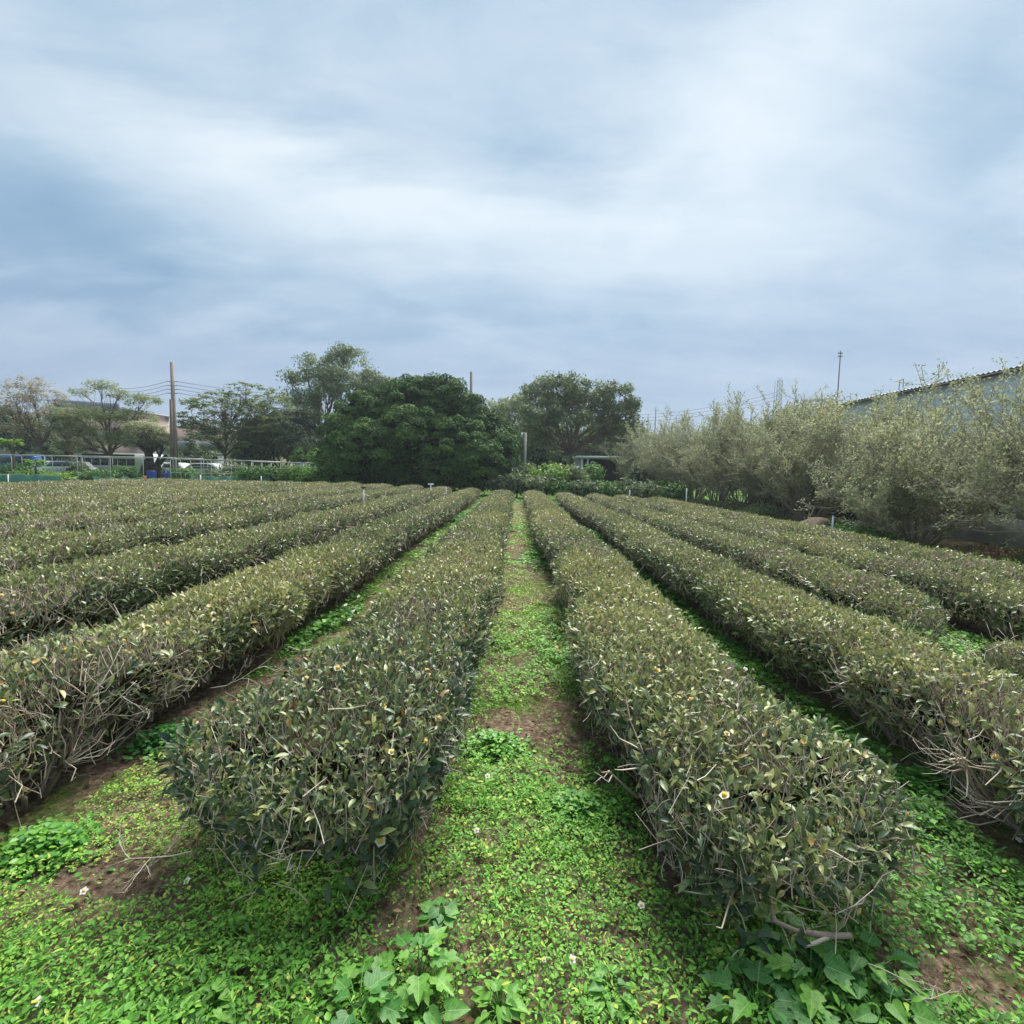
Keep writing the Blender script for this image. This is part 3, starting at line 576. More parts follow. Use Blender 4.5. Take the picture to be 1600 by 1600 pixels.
# bare twigs hanging over the alleys
exec('''
def bare_twig(px, py, seed, label, h, dirx, L=.45):
    r = np.random.default_rng(seed); b = on_ground(px, py, h); b[2] += h; root = empty('bare_branch', b, label, 'branch', 'bare twigs poking out of the hedges')
    pp, rr = [], []
    def grow(p, d, l, rad, dep):
        q = [p]
        for k in range(4): d = norm(d + r.normal(0, .22, 3)); q.append(q[-1] + d * l / 4)
        pp.append(np.array(q)); rr.append([rad, rad * .8, rad * .6, rad * .45, rad * .25])
        if dep:
            for j in (1, 2, 3): grow(q[j], norm(d + r.normal(0, .6, 3)), l * .5, rad * .55, dep - 1)
    grow(b, norm(np.array([dirx, -.35, .15])), L, .0032, 3)
    V, Fa, T = tube_arrays(np.array(pp), np.array(rr), 4, r.uniform(.6, 1, len(pp))); tri_mesh('twigs', V, Fa, twig_mat, root, T)
''')
bare_twig(330, 1075, 1, 'bare pale twigs poking from the second left hedge into the alley', .34, .8, .42)
bare_twig(120, 1130, 2, 'fan of bare grey twigs on the near end of the second left hedge', .30, .9, .45)
bare_twig(450, 1010, 6, 'forked bare twig over the left alley', .36, .9, .35)
bare_twig(1340, 1500, 3, 'thin pale forked twig hanging low at the right hedge front', .12, .8, .24)
bare_twig(490, 1330, 4, 'pale bare twigs at the left bush front', .24, -.2, .22)
bare_twig(300, 1330, 5, 'long bare twig reaching left out of the left bush', .22, -1, .26)
bare_twig(1240, 985, 7, 'bare curved twigs on the left flank of the second right hedge', .45, -.5, .32)

# ------------------------------------------------------------------ trees
dark_leaf = leaf_mat('lychee_leaf', [(0, (.022, .058, .016)), (.5, (.060, .130, .030)), (1, (.15, .25, .05))], rough=.6, trans=.15, spec=.12)
mid_leaf = leaf_mat('tree_leaf', [(0, (.055, .090, .042)), (.5, (.15, .20, .085)), (1, (.26, .31, .12))], rough=.5, trans=.35, spec=.3)
pale_leaf = leaf_mat('pale_leaf', [(0, (.14, .18, .085)), (.5, (.26, .30, .14)), (1, (.38, .40, .17))], rough=.55, trans=.4, spec=.3)
shrub_leaf = leaf_mat('shrub_leaf', [(0, (.13, .155, .095)), (.45, (.27, .295, .175)), (.75, (.40, .425, .23)), (.93, (.47, .48, .22)), (1, (.46, .36, .17))], rough=.55, trans=.4, spec=.3)
fresh_leaf = leaf_mat('fresh_leaf', [(0, (.05, .12, .03)), (.5, (.11, .23, .04)), (1, (.24, .36, .05))], rough=.5, trans=.3, spec=.3)
red_leaf = leaf_mat('reddish_leaf', [(0, (.17, .20, .12)), (.5, (.28, .27, .17)), (1, (.42, .28, .20))], rough=.6, trans=.4, spec=.2)
grey_stem = leaf_mat('grey_stem', [(0, (.20, .17, .13)), (.5, (.36, .32, .25)), (1, (.52, .48, .39))], rough=.85, trans=0, spec=.1)

def limb(a, b, r0, r1, r, sag=.08, k=6):
    a = np.array(a, float); b = np.array(b, float); t_ = np.linspace(0, 1, k)[:, None]; L = np.linalg.norm(b - a)
    q = a + (b - a) * t_ + np.sin(t_ * np.pi) * np.array([r.normal(0, sag), r.normal(0, sag), r.uniform(.0, sag * 1.5)]) * L
    q[1:-1] += r.normal(0, .02 * L, (k - 2, 3)); return q, np.linspace(r0, r1, k)
def tree(name, label, base, lobes, n_cl, cl_r, leaves_per, leaf, lsize, trunk_r, fork_h, seed, group=None, bark=None, flat=.6, layer=False, tone_mu=.5, cat='tree', width=.55, bare=0, stems=1, inside=.25, lower=-.35, core=None, shell=.45, jit=.06, updome=False):
    """lobes: (x,y,z,rx,rz) world; clusters of leaves over each lobe's shell"""
    r = np.random.default_rng(seed); base = np.array(base, float); root = empty(name, base, label, cat, group)
    lob = np.array(lobes, float); area = lob[:, 3] * lob[:, 4]; cnt = np.maximum((n_cl * area / area.sum()).astype(int), 2)
    Cc, Cn = [], []
    for (x, y, z, rx, rz), c in zip(lob, cnt):
        d = norm(r.normal(0, 1, (c * 3, 3))); d = d[d[:, 2] > lower][:c]; f_ = np.where(r.uniform(0, 1, len(d)) < inside, r.uniform(.3, .85, len(d)), r.uniform(.92 - jit, 1 + jit, len(d)))
        Cc.append(np.array([x, y, z]) + d * np.array([rx, rx * .9, rz]) * f_[:, None]); Cn.append(d)
    Cc = np.concatenate(Cc); Cn = np.concatenate(Cn)
    # drop clusters buried in other lobes
    bur = np.zeros(len(Cc), bool)
    for (x, y, z, rx, rz) in lob: bur |= (((Cc - [x, y, z]) / [rx, rx * .9, rz]) ** 2).sum(1) < .42
    keep = ~bur | (r.uniform(0, 1, len(Cc)) < .15); Cc, Cn = Cc[keep], Cn[keep]; m = len(Cc)
    cr = cl_r * r.uniform(.6, 1.35, m)
    if updome: Cc = Cc - np.array([0, 0, cl_r * .5])
    k = leaves_per; d = norm(r.normal(0, 1, (m, k, 3))) * (r.uniform(0, 1, (m, k, 1)) ** shell); d[..., 2] = (np.where(r.uniform(0, 1, d[..., 2].shape) < .88, np.abs(d[..., 2]), d[..., 2]) if updome else d[..., 2]) * flat + .12
    P = (Cc[:, None] + d * cr[:, None, None]).reshape(-1, 3); n = len(P)
    dd = norm(d.reshape(-1, 3) + Cn.repeat(k, 0) * .3); 
    if layer: D = np.concatenate([r.normal(0, 1, (n, 2)), r.normal(-.15, .2, (n, 1))], 1); Nn = np.array([0, 0, 1.]) + r.normal(0, .25, (n, 3))
    else: D = norm(np.cross(dd, r.normal(0, 1, (n, 3))) + dd * .35 + [0, 0, -.15]); Nn = norm(dd * 1.1 + np.array([0, 0, .45]) + r.normal(0, .34, (n, 3)))
    L = lsize * r.uniform(.6, 1.3, n); tone = np.clip(tone_mu + np.repeat(r.normal(0, .15, m), k) + r.normal(0, .14, n), 0, 1)
    V, Fa, T = leaf_arrays(P, D, Nn, L, L * width, LEAF4, tone); tri_mesh('crown', V, Fa, leaf, root, T)
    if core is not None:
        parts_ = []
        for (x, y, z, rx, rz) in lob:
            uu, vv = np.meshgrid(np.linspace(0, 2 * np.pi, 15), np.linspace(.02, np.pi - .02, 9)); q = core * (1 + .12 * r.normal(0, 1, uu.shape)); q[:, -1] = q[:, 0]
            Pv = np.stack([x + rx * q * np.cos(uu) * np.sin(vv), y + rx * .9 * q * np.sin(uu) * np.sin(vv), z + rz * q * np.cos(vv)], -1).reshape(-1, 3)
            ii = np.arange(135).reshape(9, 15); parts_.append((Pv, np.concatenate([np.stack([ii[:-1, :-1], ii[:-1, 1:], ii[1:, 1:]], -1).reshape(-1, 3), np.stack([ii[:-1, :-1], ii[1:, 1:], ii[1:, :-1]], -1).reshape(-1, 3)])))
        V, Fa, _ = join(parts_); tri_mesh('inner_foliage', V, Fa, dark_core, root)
    # wood
    pp, rr = [], []
    for s_ in range(stems):
        b = base + np.array([r.normal(0, .2), r.normal(0, .2), -.1]) * (stems > 1); cxy = lob[:, :2].mean(0)
        fk = np.array([base[0] * .75 + cxy[0] * .25 + r.normal(0, .25) * (stems > 1), base[1], base[2] + fork_h * r.uniform(.85, 1.15)])
        q, ra = limb(b, fk, trunk_r, trunk_r * .72, r, .03); pp.append(q); rr.append(ra)
        for j in range(s_, len(lob), stems):
            x, y, z, rx, rz = lob[j]; c = np.array([x, y, z - rz * .1]); q, ra = limb(fk, c, trunk_r * .6, trunk_r * .22, r, .08); pp.append(q); rr.append(ra)
            near = np.argsort(((Cc - c) ** 2).sum(1))[:max(5, int(cnt[j] * .5))]
            for i_ in near:
                q2, ra2 = limb(q[r.integers(2, 6)], Cc[i_], trunk_r * .16, trunk_r * .05, r, .06); pp.append(q2); rr.append(ra2)
    V, Fa, T = tube_arrays(np.array(pp), np.array(rr), 5, np.full(len(pp), .4)); tri_mesh('trunk', V, Fa, bark or bark_dark, root, T, smooth=True)
    return root
def lob_px(Y, items):
    """(px, py, rpx_x, rpx_z, dY) -> world lobes at distance Y"""
    o_ = []
    for (px, py, a, b, *d) in items:
        yy = Y + (d[0] if d else 0); q = at(px, py, yy); o_.append((q.x, q.y, q.z, a * yy / 800, b * yy / 800))
    return o_
def base_px(px, Y):
    x = at(px, 750, Y).x; return (x, Y, float(gz(x)))

dark_core = solid_mat('inner_foliage_shade', (.025, .038, .016), (.008, .012, .006), scale=6, rough=1, spec=0, bump=1, bscale=9)  # inner shell near-black: shade between leaf clumps is put into its colour
brown_bark = solid_mat('brown_bark', (.17, .12, .09), (.09, .065, .05), scale=6, rough=.9)
# two broad dark evergreens at the end of the hedges
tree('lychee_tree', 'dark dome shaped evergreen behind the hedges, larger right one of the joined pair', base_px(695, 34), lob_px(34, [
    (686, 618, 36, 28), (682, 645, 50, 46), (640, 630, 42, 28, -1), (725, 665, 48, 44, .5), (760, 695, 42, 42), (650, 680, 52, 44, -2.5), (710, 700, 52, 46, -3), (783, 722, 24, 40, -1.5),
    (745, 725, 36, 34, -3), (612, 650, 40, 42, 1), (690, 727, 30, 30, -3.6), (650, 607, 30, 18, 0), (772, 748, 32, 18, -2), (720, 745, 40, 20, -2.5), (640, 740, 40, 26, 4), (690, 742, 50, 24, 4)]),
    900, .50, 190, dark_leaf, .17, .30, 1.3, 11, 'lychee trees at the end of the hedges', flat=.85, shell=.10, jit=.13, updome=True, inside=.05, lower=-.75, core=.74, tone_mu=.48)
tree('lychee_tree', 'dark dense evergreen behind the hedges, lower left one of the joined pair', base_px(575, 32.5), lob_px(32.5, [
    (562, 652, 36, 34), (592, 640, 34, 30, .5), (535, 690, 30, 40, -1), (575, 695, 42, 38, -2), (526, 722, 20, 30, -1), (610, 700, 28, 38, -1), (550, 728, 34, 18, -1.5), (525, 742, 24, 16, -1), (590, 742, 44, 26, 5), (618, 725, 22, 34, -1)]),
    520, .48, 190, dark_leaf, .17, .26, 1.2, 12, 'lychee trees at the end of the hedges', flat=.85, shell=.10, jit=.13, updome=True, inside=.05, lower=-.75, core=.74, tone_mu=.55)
# broad tree with visible forked trunk
tree('broad_tree', 'broad spreading tree with forked brown trunk behind the white roofed shed', base_px(885, 43), lob_px(43, [
    (885, 612, 34, 24), (850, 620, 30, 26, 1), (925, 625, 30, 24, .5), (965, 630, 26, 26), (845, 650, 32, 24, -1), (890, 640, 34, 20, 2), (940, 655, 34, 22, 1), (978, 660, 20, 30, .5), (905, 660, 22, 14, -2), (955, 682, 28, 18, 2), (835, 668, 22, 22, 2), (848, 694, 22, 16, 2), (984, 690, 16, 22, 1)]),
    620, .55, 62, mid_leaf, .22, .20, 3.4, 13, flat=.75, inside=.35, lower=-.6, jit=.18, tone_mu=.45, bark=brown_bark)
tree('slender_tree', 'lighter green loose tree between the dark dome and the broad tree', base_px(795, 50), lob_px(50, [(795, 650, 26, 24), (775, 655, 18, 26, 1), (812, 640, 14, 20), (800, 690, 26, 26, 1)]),
    170, .7, 40, pale_leaf, .26, .16, 3.5, 14, tone_mu=.4)
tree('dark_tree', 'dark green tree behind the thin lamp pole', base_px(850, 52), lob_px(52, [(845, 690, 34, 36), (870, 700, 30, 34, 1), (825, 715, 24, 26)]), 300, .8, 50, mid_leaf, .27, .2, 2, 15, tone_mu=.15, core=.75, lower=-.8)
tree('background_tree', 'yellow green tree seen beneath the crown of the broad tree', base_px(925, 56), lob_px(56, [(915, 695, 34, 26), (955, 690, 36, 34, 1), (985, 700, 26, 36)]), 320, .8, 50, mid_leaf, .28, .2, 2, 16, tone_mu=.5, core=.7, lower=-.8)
# tall feathery tree left
tree('tall_tree', 'tallest tree on the left, dark clumps and airy pale top above the dark dome', base_px(500, 50), lob_px(50, [
    (540, 565, 30, 18, 2), (500, 590, 26, 24), (545, 605, 34, 24), (515, 620, 24, 18, -1), (470, 630, 26, 20), (575, 600, 20, 20, 1), (600, 612, 24, 18, 1), (455, 595, 14, 10, 1), (490, 650, 16, 12), (480, 565, 12, 8, 1)]),
    420, .80, 52, mid_leaf, .24, .22, 5.0, 17, bark=brown_bark, tone_mu=.5, inside=.35, lower=-.3)
tree('dark_tree', 'low dark tree mass left of the dark dome', base_px(440, 46), lob_px(46, [(430, 680, 44, 30), (470, 672, 30, 34, 1), (400, 700, 34, 24), (475, 700, 34, 22), (440, 660, 30, 14, 1)]), 520, .6, 60, mid_leaf, .22, .2, 1, 18, tone_mu=.18, core=.78, lower=-.9)
tree('umbrella_leaf_tree', 'airy tree with tiers of drooping leaves right of the tall concrete pole', base_px(350, 42), lob_px(42, [
    (350, 645, 46, 34), (385, 622, 36, 24, 1), (318, 660, 36, 34), (425, 635, 30, 28, 1), (400, 655, 36, 30), (340, 690, 44, 26, -1), (300, 650, 18, 30)]),
    1000, .27, 18, mid_leaf, .24, .13, 2.0, 19, layer=True, flat=.22, tone_mu=.62, inside=.5, lower=-.8, width=.4, bark=bark_mat)
# left group
tree('sparse_tree', 'thin pale trunked tree with reddish sparse leaves at the far left edge', base_px(72, 44), lob_px(44, [(45, 605, 30, 16), (20, 620, 24, 20), (75, 625, 26, 16), (40, 645, 34, 20), (85, 650, 26, 18), (5, 640, 20, 20), (60, 680, 30, 20, 1), (25, 670, 26, 22)]),
    480, .42, 24, red_leaf, .18, .12, 3.0, 20, tone_mu=.55, layer=True, bark=bark_mat, inside=.5)
tree('sparse_tree', 'airy yellow green tree with flat tiers in front of the pink building', base_px(175, 43), lob_px(43, [(160, 605, 18, 10), (128, 615, 14, 8, .5), (185, 618, 16, 10), (225, 630, 22, 10), (120, 650, 36, 16), (165, 655, 34, 14), (210, 655, 30, 14), (225, 675, 24, 12), (145, 680, 34, 12), (100, 668, 30, 18), (190, 690, 30, 16), (130, 700, 30, 16, 1)]),
    700, .45, 30, pale_leaf, .20, .12, 2.2, 21, tone_mu=.35, layer=True, bark=bark_mat, inside=.4)
tree('red_trunk_tree', 'tree with reddish branches and few leaves left of the pink building', base_px(110, 46), lob_px(46, [(105, 670, 26, 20), (85, 660, 22, 18), (130, 668, 24, 20)]), 260, .42, 24, red_leaf, .17, .14, 1.8, 22, tone_mu=.35, layer=True,
     bark=solid_mat('red_bark', (.24, .09, .07), (.13, .05, .04), scale=8), inside=.5)
tree('dark_tree', 'dark bushy tree mass at the left edge behind the sparse trees', base_px(25, 54), lob_px(54, [(10, 670, 34, 30), (45, 680, 30, 28), (-20, 665, 30, 34), (80, 695, 20, 18)]), 330, .8, 55, mid_leaf, .26, .2, 1.5, 23, tone_mu=.22, core=.8, lower=-.9)
tree('pollard_tree', 'small tree with thick dark forked trunk and yellowish crown left of the concrete pole', base_px(238, 41), lob_px(41, [(232, 678, 26, 16), (212, 672, 16, 12), (255, 690, 18, 14), (225, 695, 26, 12)]), 420, .40, 30, shrub_leaf, .16, .24, 1.1, 24, tone_mu=.5, stems=3, inside=.4, layer=True)
# papaya-like small plants at left
for px, py, Y, lab in [(18, 690, 36, 'small umbrella shaped fruit tree with bare stem at the left edge'), (54, 722, 35, 'lower umbrella shaped fruit plant in front of the parked cars')]:
    q = at(px, py, Y); b = (q.x, Y, float(gz(q.x))); root = empty('papaya_tree', b, lab, 'tree', 'small papaya like trees'); r = np.random.default_rng(px)
    V, Fa, T = tube_arrays(np.array([[b, [(b[0] + q.x) / 2 + .05, Y, (b[2] + q.z) / 2], [q.x, Y, q.z]]], float), np.array([[.09, .07, .05]]), 6, np.array([.5])); tri_mesh('trunk', V, Fa, bark_mat, root, T)
    n = 130; a = r.uniform(0, 6.28, n); D = np.stack([np.cos(a), np.sin(a), r.uniform(-.5, .35, n)], -1); P = np.array([q.x, Y, q.z]) + D * r.uniform(.1, .45, n)[:, None]
    L = r.uniform(.2, .4, n); V, Fa, T = leaf_arrays(P, D, np.array([0, 0, 1.]) + r.normal(0, .2, (n, 3)), L, L * .5, LEAF4, r.uniform(.4, 1, n)); tri_mesh('crown', V, Fa, fresh_leaf, root, T)
# background greenery line and filler shrubs
def bush(px, py, Y, a, b, leaf, tone, seed, label, n=60, ls=.2, k=46, clr=.5, name='shrub', group='shrubs along the field edge', core=.72):
    return tree(name, label, base_px(px, Y), lob_px(Y, [(px, py, a, b), (px - a * .4, py + b * .3, a * .6, b * .6), (px + a * .45, py + b * .25, a * .6, b * .65)]), n, clr, k, leaf, ls, .06, .3, seed, group, tone_mu=tone, lower=-.9, core=core, cat='shrub')
BS = [(855, 742, 31, 24, 13, fresh_leaf, .75, 'bright yellow green shrub right of the dark dome'), (825, 745, 32, 16, 14, mid_leaf, .4, 'dark green shrub at the right foot of the dark dome'),
      (840, 718, 42, 26, 22, mid_leaf, .3, 'rounded brownish green shrub behind the thin lamp pole'), (895, 745, 32, 20, 13, mid_leaf, .5, 'olive shrub in front of the shed corner'),
      (868, 728, 48, 22, 24, mid_leaf, .12, 'dark shrub at the trunk of the broad tree'), (925, 740, 34, 9, 8, fresh_leaf, .45, 'small leafy shrub in front of the shed'),
      (1030, 765, 31, 20, 8, fresh_leaf, .3, 'low green shrub beneath the near end of the grey shrub row'), (1055, 770, 28, 13, 10, fresh_leaf, .15, 'dark rounded shrub by the sprinkler pipe on the right'),
      (975, 762, 31, 16, 7, mid_leaf, .3, 'low dark shrub at the end of the fourth right hedge'), (1000, 745, 35, 18, 18, mid_leaf, .2, 'dusky shrub right of the shed'),
      (430, 744, 33, 22, 9, fresh_leaf, .4, 'leafy green vegetable plant in the garden bed, left one'), (462, 741, 33, 22, 11, fresh_leaf, .5, 'leafy green vegetable plant in the garden bed, middle one'), (490, 745, 32, 20, 10, fresh_leaf, .6, 'leafy green vegetable plant in the garden bed beside the dark dome'),
      (480, 712, 44, 22, 12, fresh_leaf, .6, 'light green shrub behind the pipe frame'), (300, 712, 52, 40, 14, mid_leaf, .3, 'grey green shrub behind the concrete pole'), (395, 716, 50, 36, 12, mid_leaf, .35, 'dull green shrub behind the pipe frame'),
      (130, 745, 36, 20, 6, fresh_leaf, .15, 'low dark green plants before the white bus'), (165, 746, 36, 22, 6, fresh_leaf, .25, 'low bushy plants before the rear of the white bus'), (40, 748, 35, 30, 5, fresh_leaf, .75, 'low bright green plants at the left edge of the garden'), (95, 749, 35, 26, 5, fresh_leaf, .8, 'low yellowish green plants before the bus front'),
      (90, 705, 50, 24, 14, mid_leaf, .25, 'dark shrub behind the bus front'), (335, 745, 36, 26, 5, mid_leaf, .4, 'low plants under the pipe frame'),
      (808, 757, 30.2, 16, 11, mid_leaf, .15, 'dark low shrub at the far end of the central path'), (838, 757, 29.6, 18, 10, mid_leaf, .4, 'low olive shrub at the end of the first right hedge'), (872, 762, 30, 18, 8, fresh_leaf, .3, 'low green shrub at the end of the second right hedge'),
      (912, 764, 29.8, 18, 6, mid_leaf, .3, 'low dark green shrub at the end of the third right hedge'), (945, 766, 30.4, 16, 6, fresh_leaf, .25, 'small green shrub before the shed pots'), (1005, 768, 29, 22, 8, mid_leaf, .2, 'flat dark shrub near the small white stake'),
      (778, 757, 30.2, 14, 10, mid_leaf, .1, 'dark low shrub under the right skirt of the dark dome'),
      (395, 742, 32.6, 20, 8, fresh_leaf, .3, 'bean plants climbing the pipe frame at its middle'), (20, 738, 36.5, 18, 8, fresh_leaf, .2, 'leafy plant hiding the blue van wheels'), (118, 735, 38, 14, 10, mid_leaf, .4, 'dusty shrub at the bus front corner'),
      (195, 740, 37, 16, 8, fresh_leaf, .3, 'vegetable plant before the bus middle'), (288, 742, 34.5, 12, 6, fresh_leaf, .4, 'small plant right of the concrete pole foot'), (60, 745, 36, 16, 7, fresh_leaf, .5, 'leafy vegetable below the lower papaya plant'), (365, 738, 37.5, 16, 10, mid_leaf, .5, 'shrub hiding the silver sedan nose')]
for i, (px, py, Y, a, b, lf, tn, lab) in enumerate(BS): bush(px, py, Y, a, b, lf, tn, 300 + i, lab, n=50 if a > 20 else 34)

# ------------------------------------------------------------------ right-hand row of tall twiggy shrubs
def vase(X, Y, h, w, seed, label, ns=150, leaves=52, lean=0.0, dens=1.0):
    r = np.random.default_rng(seed); b = np.array([X, Y, float(gz(X))]); root = empty('twiggy_shrub', b, label, 'shrub', 'row of tall twiggy shrubs on the right')
    pp, rr, tt, tips = [], [], [], []
    K = 8
    def curve(p, d, L, up, k=K):
        q = [p]; d = np.array(d, float)
        for j in range(k - 1): d = norm(d + np.array([0, 0, up]) + r.normal(0, .11, 3)); q.append(q[-1] + d * L / (k - 1))
        return np.array(q)
    ns2 = int(ns * .26)
    for i in range(ns2):
        a = r.uniform(0, 6.28); t_ = r.uniform(0, 1) ** .6 * .98; inc = t_ * 1.22
        d = np.array([math.cos(a) * math.sin(inc) * w / h * 1.4 + lean, math.sin(a) * math.sin(inc) * w / h * 1.2, math.cos(inc) + .12])
        L = (h * (1.0 - .28 * t_)) * r.uniform(.72, 1.02)
        q = curve(b + [math.cos(a) * .2, math.sin(a) * .2, -.05], norm(d), L, .035); r0 = r.uniform(.016, .032)
        pp.append(q); rr.append(np.linspace(r0, r0 * .25, K)); tt.append(r.uniform(.1, .8))
        for j in range(7):
            s0 = r.integers(2, K - 1); d1 = norm((q[s0] - q[s0 - 1]) / np.linalg.norm(q[s0] - q[s0 - 1]) + r.normal(0, .42, 3) + [0, 0, .12]); L1 = L * r.uniform(.18, .42)
            q1 = curve(q[s0], d1, L1, .05); r1 = r0 * .42; pp.append(q1); rr.append(np.linspace(r1, r1 * .4, K)); tt.append(r.uniform(.3, 1)); tips.append(q1[3:])
            for _ in range(3):
                s1 = r.integers(2, K - 1); d2 = norm(d1 + r.normal(0, .6, 3)); q2 = curve(q1[s1], d2, L1 * r.uniform(.3, .6), .06); pp.append(q2); rr.append(np.linspace(r1 * .6, r1 * .35, K)); tt.append(r.uniform(.3, 1)); tips.append(q2[2:])
    rr = np.maximum(np.array(rr) * 1.1, .0048 + .0002 * Y)
    V, Fa, T = tube_arrays(np.array(pp), rr, 3, np.array(tt)); tri_mesh('stems', V, Fa, grey_stem, root, T)
    tp = np.concatenate(tips); n = int(len(tips) * leaves * .42 * dens); P = tp[r.integers(0, len(tp), n)] + r.normal(0, .05, (n, 3))
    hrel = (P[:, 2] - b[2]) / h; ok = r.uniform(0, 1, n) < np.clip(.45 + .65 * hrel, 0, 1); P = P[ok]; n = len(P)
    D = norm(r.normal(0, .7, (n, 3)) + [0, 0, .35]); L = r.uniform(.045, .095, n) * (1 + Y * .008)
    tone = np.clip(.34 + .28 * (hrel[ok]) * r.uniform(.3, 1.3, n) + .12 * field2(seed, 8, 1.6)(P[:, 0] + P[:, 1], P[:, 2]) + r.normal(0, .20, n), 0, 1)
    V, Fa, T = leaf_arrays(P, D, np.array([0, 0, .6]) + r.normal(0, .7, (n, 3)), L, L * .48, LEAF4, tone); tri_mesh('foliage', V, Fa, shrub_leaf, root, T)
    return root
VS = [(12.6, 10.8, 5.4, 3.0, 'nearest tall twiggy shrub, cut by the right edge of the picture', -.05), (11.2, 14.2, 4.0, 2.6, 'tall twiggy shrub fanning out in front of the metal wall, second nearest', 0),
      (12.7, 17.4, 4.9, 2.6, 'tall twiggy shrub behind the straw heap, third nearest', 0), (11.7, 20.2, 4.9, 2.5, 'tall twiggy shrub, fourth from the right edge', 0),
      (11.9, 23.0, 5.4, 2.6, 'tall twiggy shrub, fifth from the right edge', 0), (11.5, 25.9, 5.7, 2.6, 'tall twiggy shrub, sixth from the right edge', 0), (11.3, 28.8, 5.8, 2.5, 'tall twiggy shrub, fourth from the shed end of the row', 0),
      (11.0, 31.8, 5.7, 2.6, 'tall twiggy shrub, third from the shed end of the row', 0), (10.6, 35.0, 5.8, 2.6, 'tall twiggy shrub, second from the shed end of the row', 0), (9.9, 38.6, 5.8, 2.7, 'farthest twiggy shrub, beside the white roofed shed', 0)]
for i, (x, y, h, w, lab, ln) in enumerate(VS): vase(x, y, h, w, 500 + i, lab, lean=ln, ns=240 if y < 20 else 190, dens=1.4 if y > 20 else 1.2)
# leafy trees just behind the shrub row (fill towards the wall)
for i, (x, y, z, rx, rz, lab) in enumerate([(15.0, 26.5, 3.1, 2.2, 2.4, 'olive tree behind the shrub row, nearer one'), (14.2, 35.0, 3.0, 2.4, 2.6, 'olive tree behind the shrub row, farther one')]):
    tree('background_tree', lab, (x, y, float(gz(x))), [(x, y, z, rx, rz), (x - 1, y + 2, z - .5, rx * .8, rz * .8), (x, y - 2, z - .8, rx * .8, rz * .8)], 220, .6, 40, shrub_leaf, .16, .1, 1.5, 560 + i, tone_mu=.25, lower=-.9, core=.6)
# weedy bank with white flowers under the shrubs
for i, (X, Y, w, h, lab, fl) in enumerate([(9.8, 14.6, 1.0, .55, 'leafy bank of weeds dotted with white flowers, below the second nearest twiggy shrub', 130), (10.5, 16.8, .9, .5, 'leafy weeds with few white flowers by the white pipe', 50),
                                          (10.2, 21.2, .9, .75, 'dark green weed clump below the shrub row', 8), (10.4, 24.6, 1.0, .7, 'green weed clump with sparse flowers farther along the shrub row', 14), (11.8, 12.2, .9, .22, 'dry low weeds at the foot of the grey wall', 10),
                                          (11.6, 11.2, .5, .28, 'bright grass tuft near the right edge before the wall', 0), (9.9, 28.5, 1.2, .6, 'dark undergrowth below the far shrubs', 0)]):
    r = np.random.default_rng(600 + i); b = (X, Y, float(gz(X))); root = empty('weed_bank', b, lab, 'weeds', 'weeds under the shrub row')
    n = 3200; q = r.normal(0, .5, (n, 2)); P = np.stack([X + q[:, 0] * w, Y + q[:, 1] * w * 1.5, np.zeros(n)], -1); top = h * np.exp(-(q ** 2).sum(1) * .8); P[:, 2] = gz(P[:, 0]) + r.uniform(.1, 1, n) * top
    L = r.uniform(.05, .11, n); V, Fa, T = leaf_arrays(P, r.normal(0, 1, (n, 3)) + [0, 0, .3], np.array([0, 0, 1.]) + r.normal(0, .5, (n, 3)), L, L * (.6 if i != 5 else .1), LEAF4, r.uniform(0, .7, n) if i != 4 else r.uniform(.5, 1, n)); tri_mesh('leaves', V, Fa, litter_mat if i == 4 else fresh_leaf if i in (0, 1, 5) else mid_leaf, root, T)
    if fl:
        q = r.normal(0, .45, (fl, 2)); P = np.stack([X + q[:, 0] * w, Y + q[:, 1] * w * 1.5, np.zeros(fl)], -1); P[:, 2] = gz(P[:, 0]) + (h + .05) * np.exp(-(q ** 2).sum(1) * .7) * r.uniform(.6, 1.1, fl)
        k = 4; a = r.uniform(0, 6.28, (fl, k)); D = np.stack([np.cos(a), np.sin(a), .3 + 0 * a], -1).reshape(-1, 3); V, Fa, T = leaf_arrays(np.repeat(P, k, 0), D, np.array([0, -.4, 1.]) + 0 * D, .030, .030, LEAF4, np.zeros(fl * k)); fo = tri_mesh('flowers', V, Fa, white_petal, root, T); tag(fo, kind='stuff')

# dirt bank behind the right hedge
r = np.random.default_rng(77); yy, xx = np.meshgrid(np.linspace(8, 34, 90), np.linspace(8.3, 13.5, 30)); hh = .20 * np.clip((xx - 8.5) / 2.2, 0, 1) * (1 + .3 * field2(78, 8, 1.5)(xx, yy)) + .05 * field2(79, 10, 5)(xx, yy) * (xx > 8.6) - .03
hh *= np.clip((yy - 13.5) / 3, 0.08, 1)
ii = np.arange(yy.size).reshape(yy.shape); F = np.concatenate([np.stack([ii[:-1, :-1], ii[1:, 1:], ii[:-1, 1:]], -1).reshape(-1, 3), np.stack([ii[:-1, :-1], ii[1:, :-1], ii[1:, 1:]], -1).reshape(-1, 3)])
o = tri_mesh('dirt_bank', np.stack([xx, yy, gz(xx) + hh], -1), F, solid_mat('dirt', (.26, .19, .13), (.09, .085, .045), scale=3, rough=.95, bump=.8, bscale=20), smooth=True); tag(o, kind='structure')
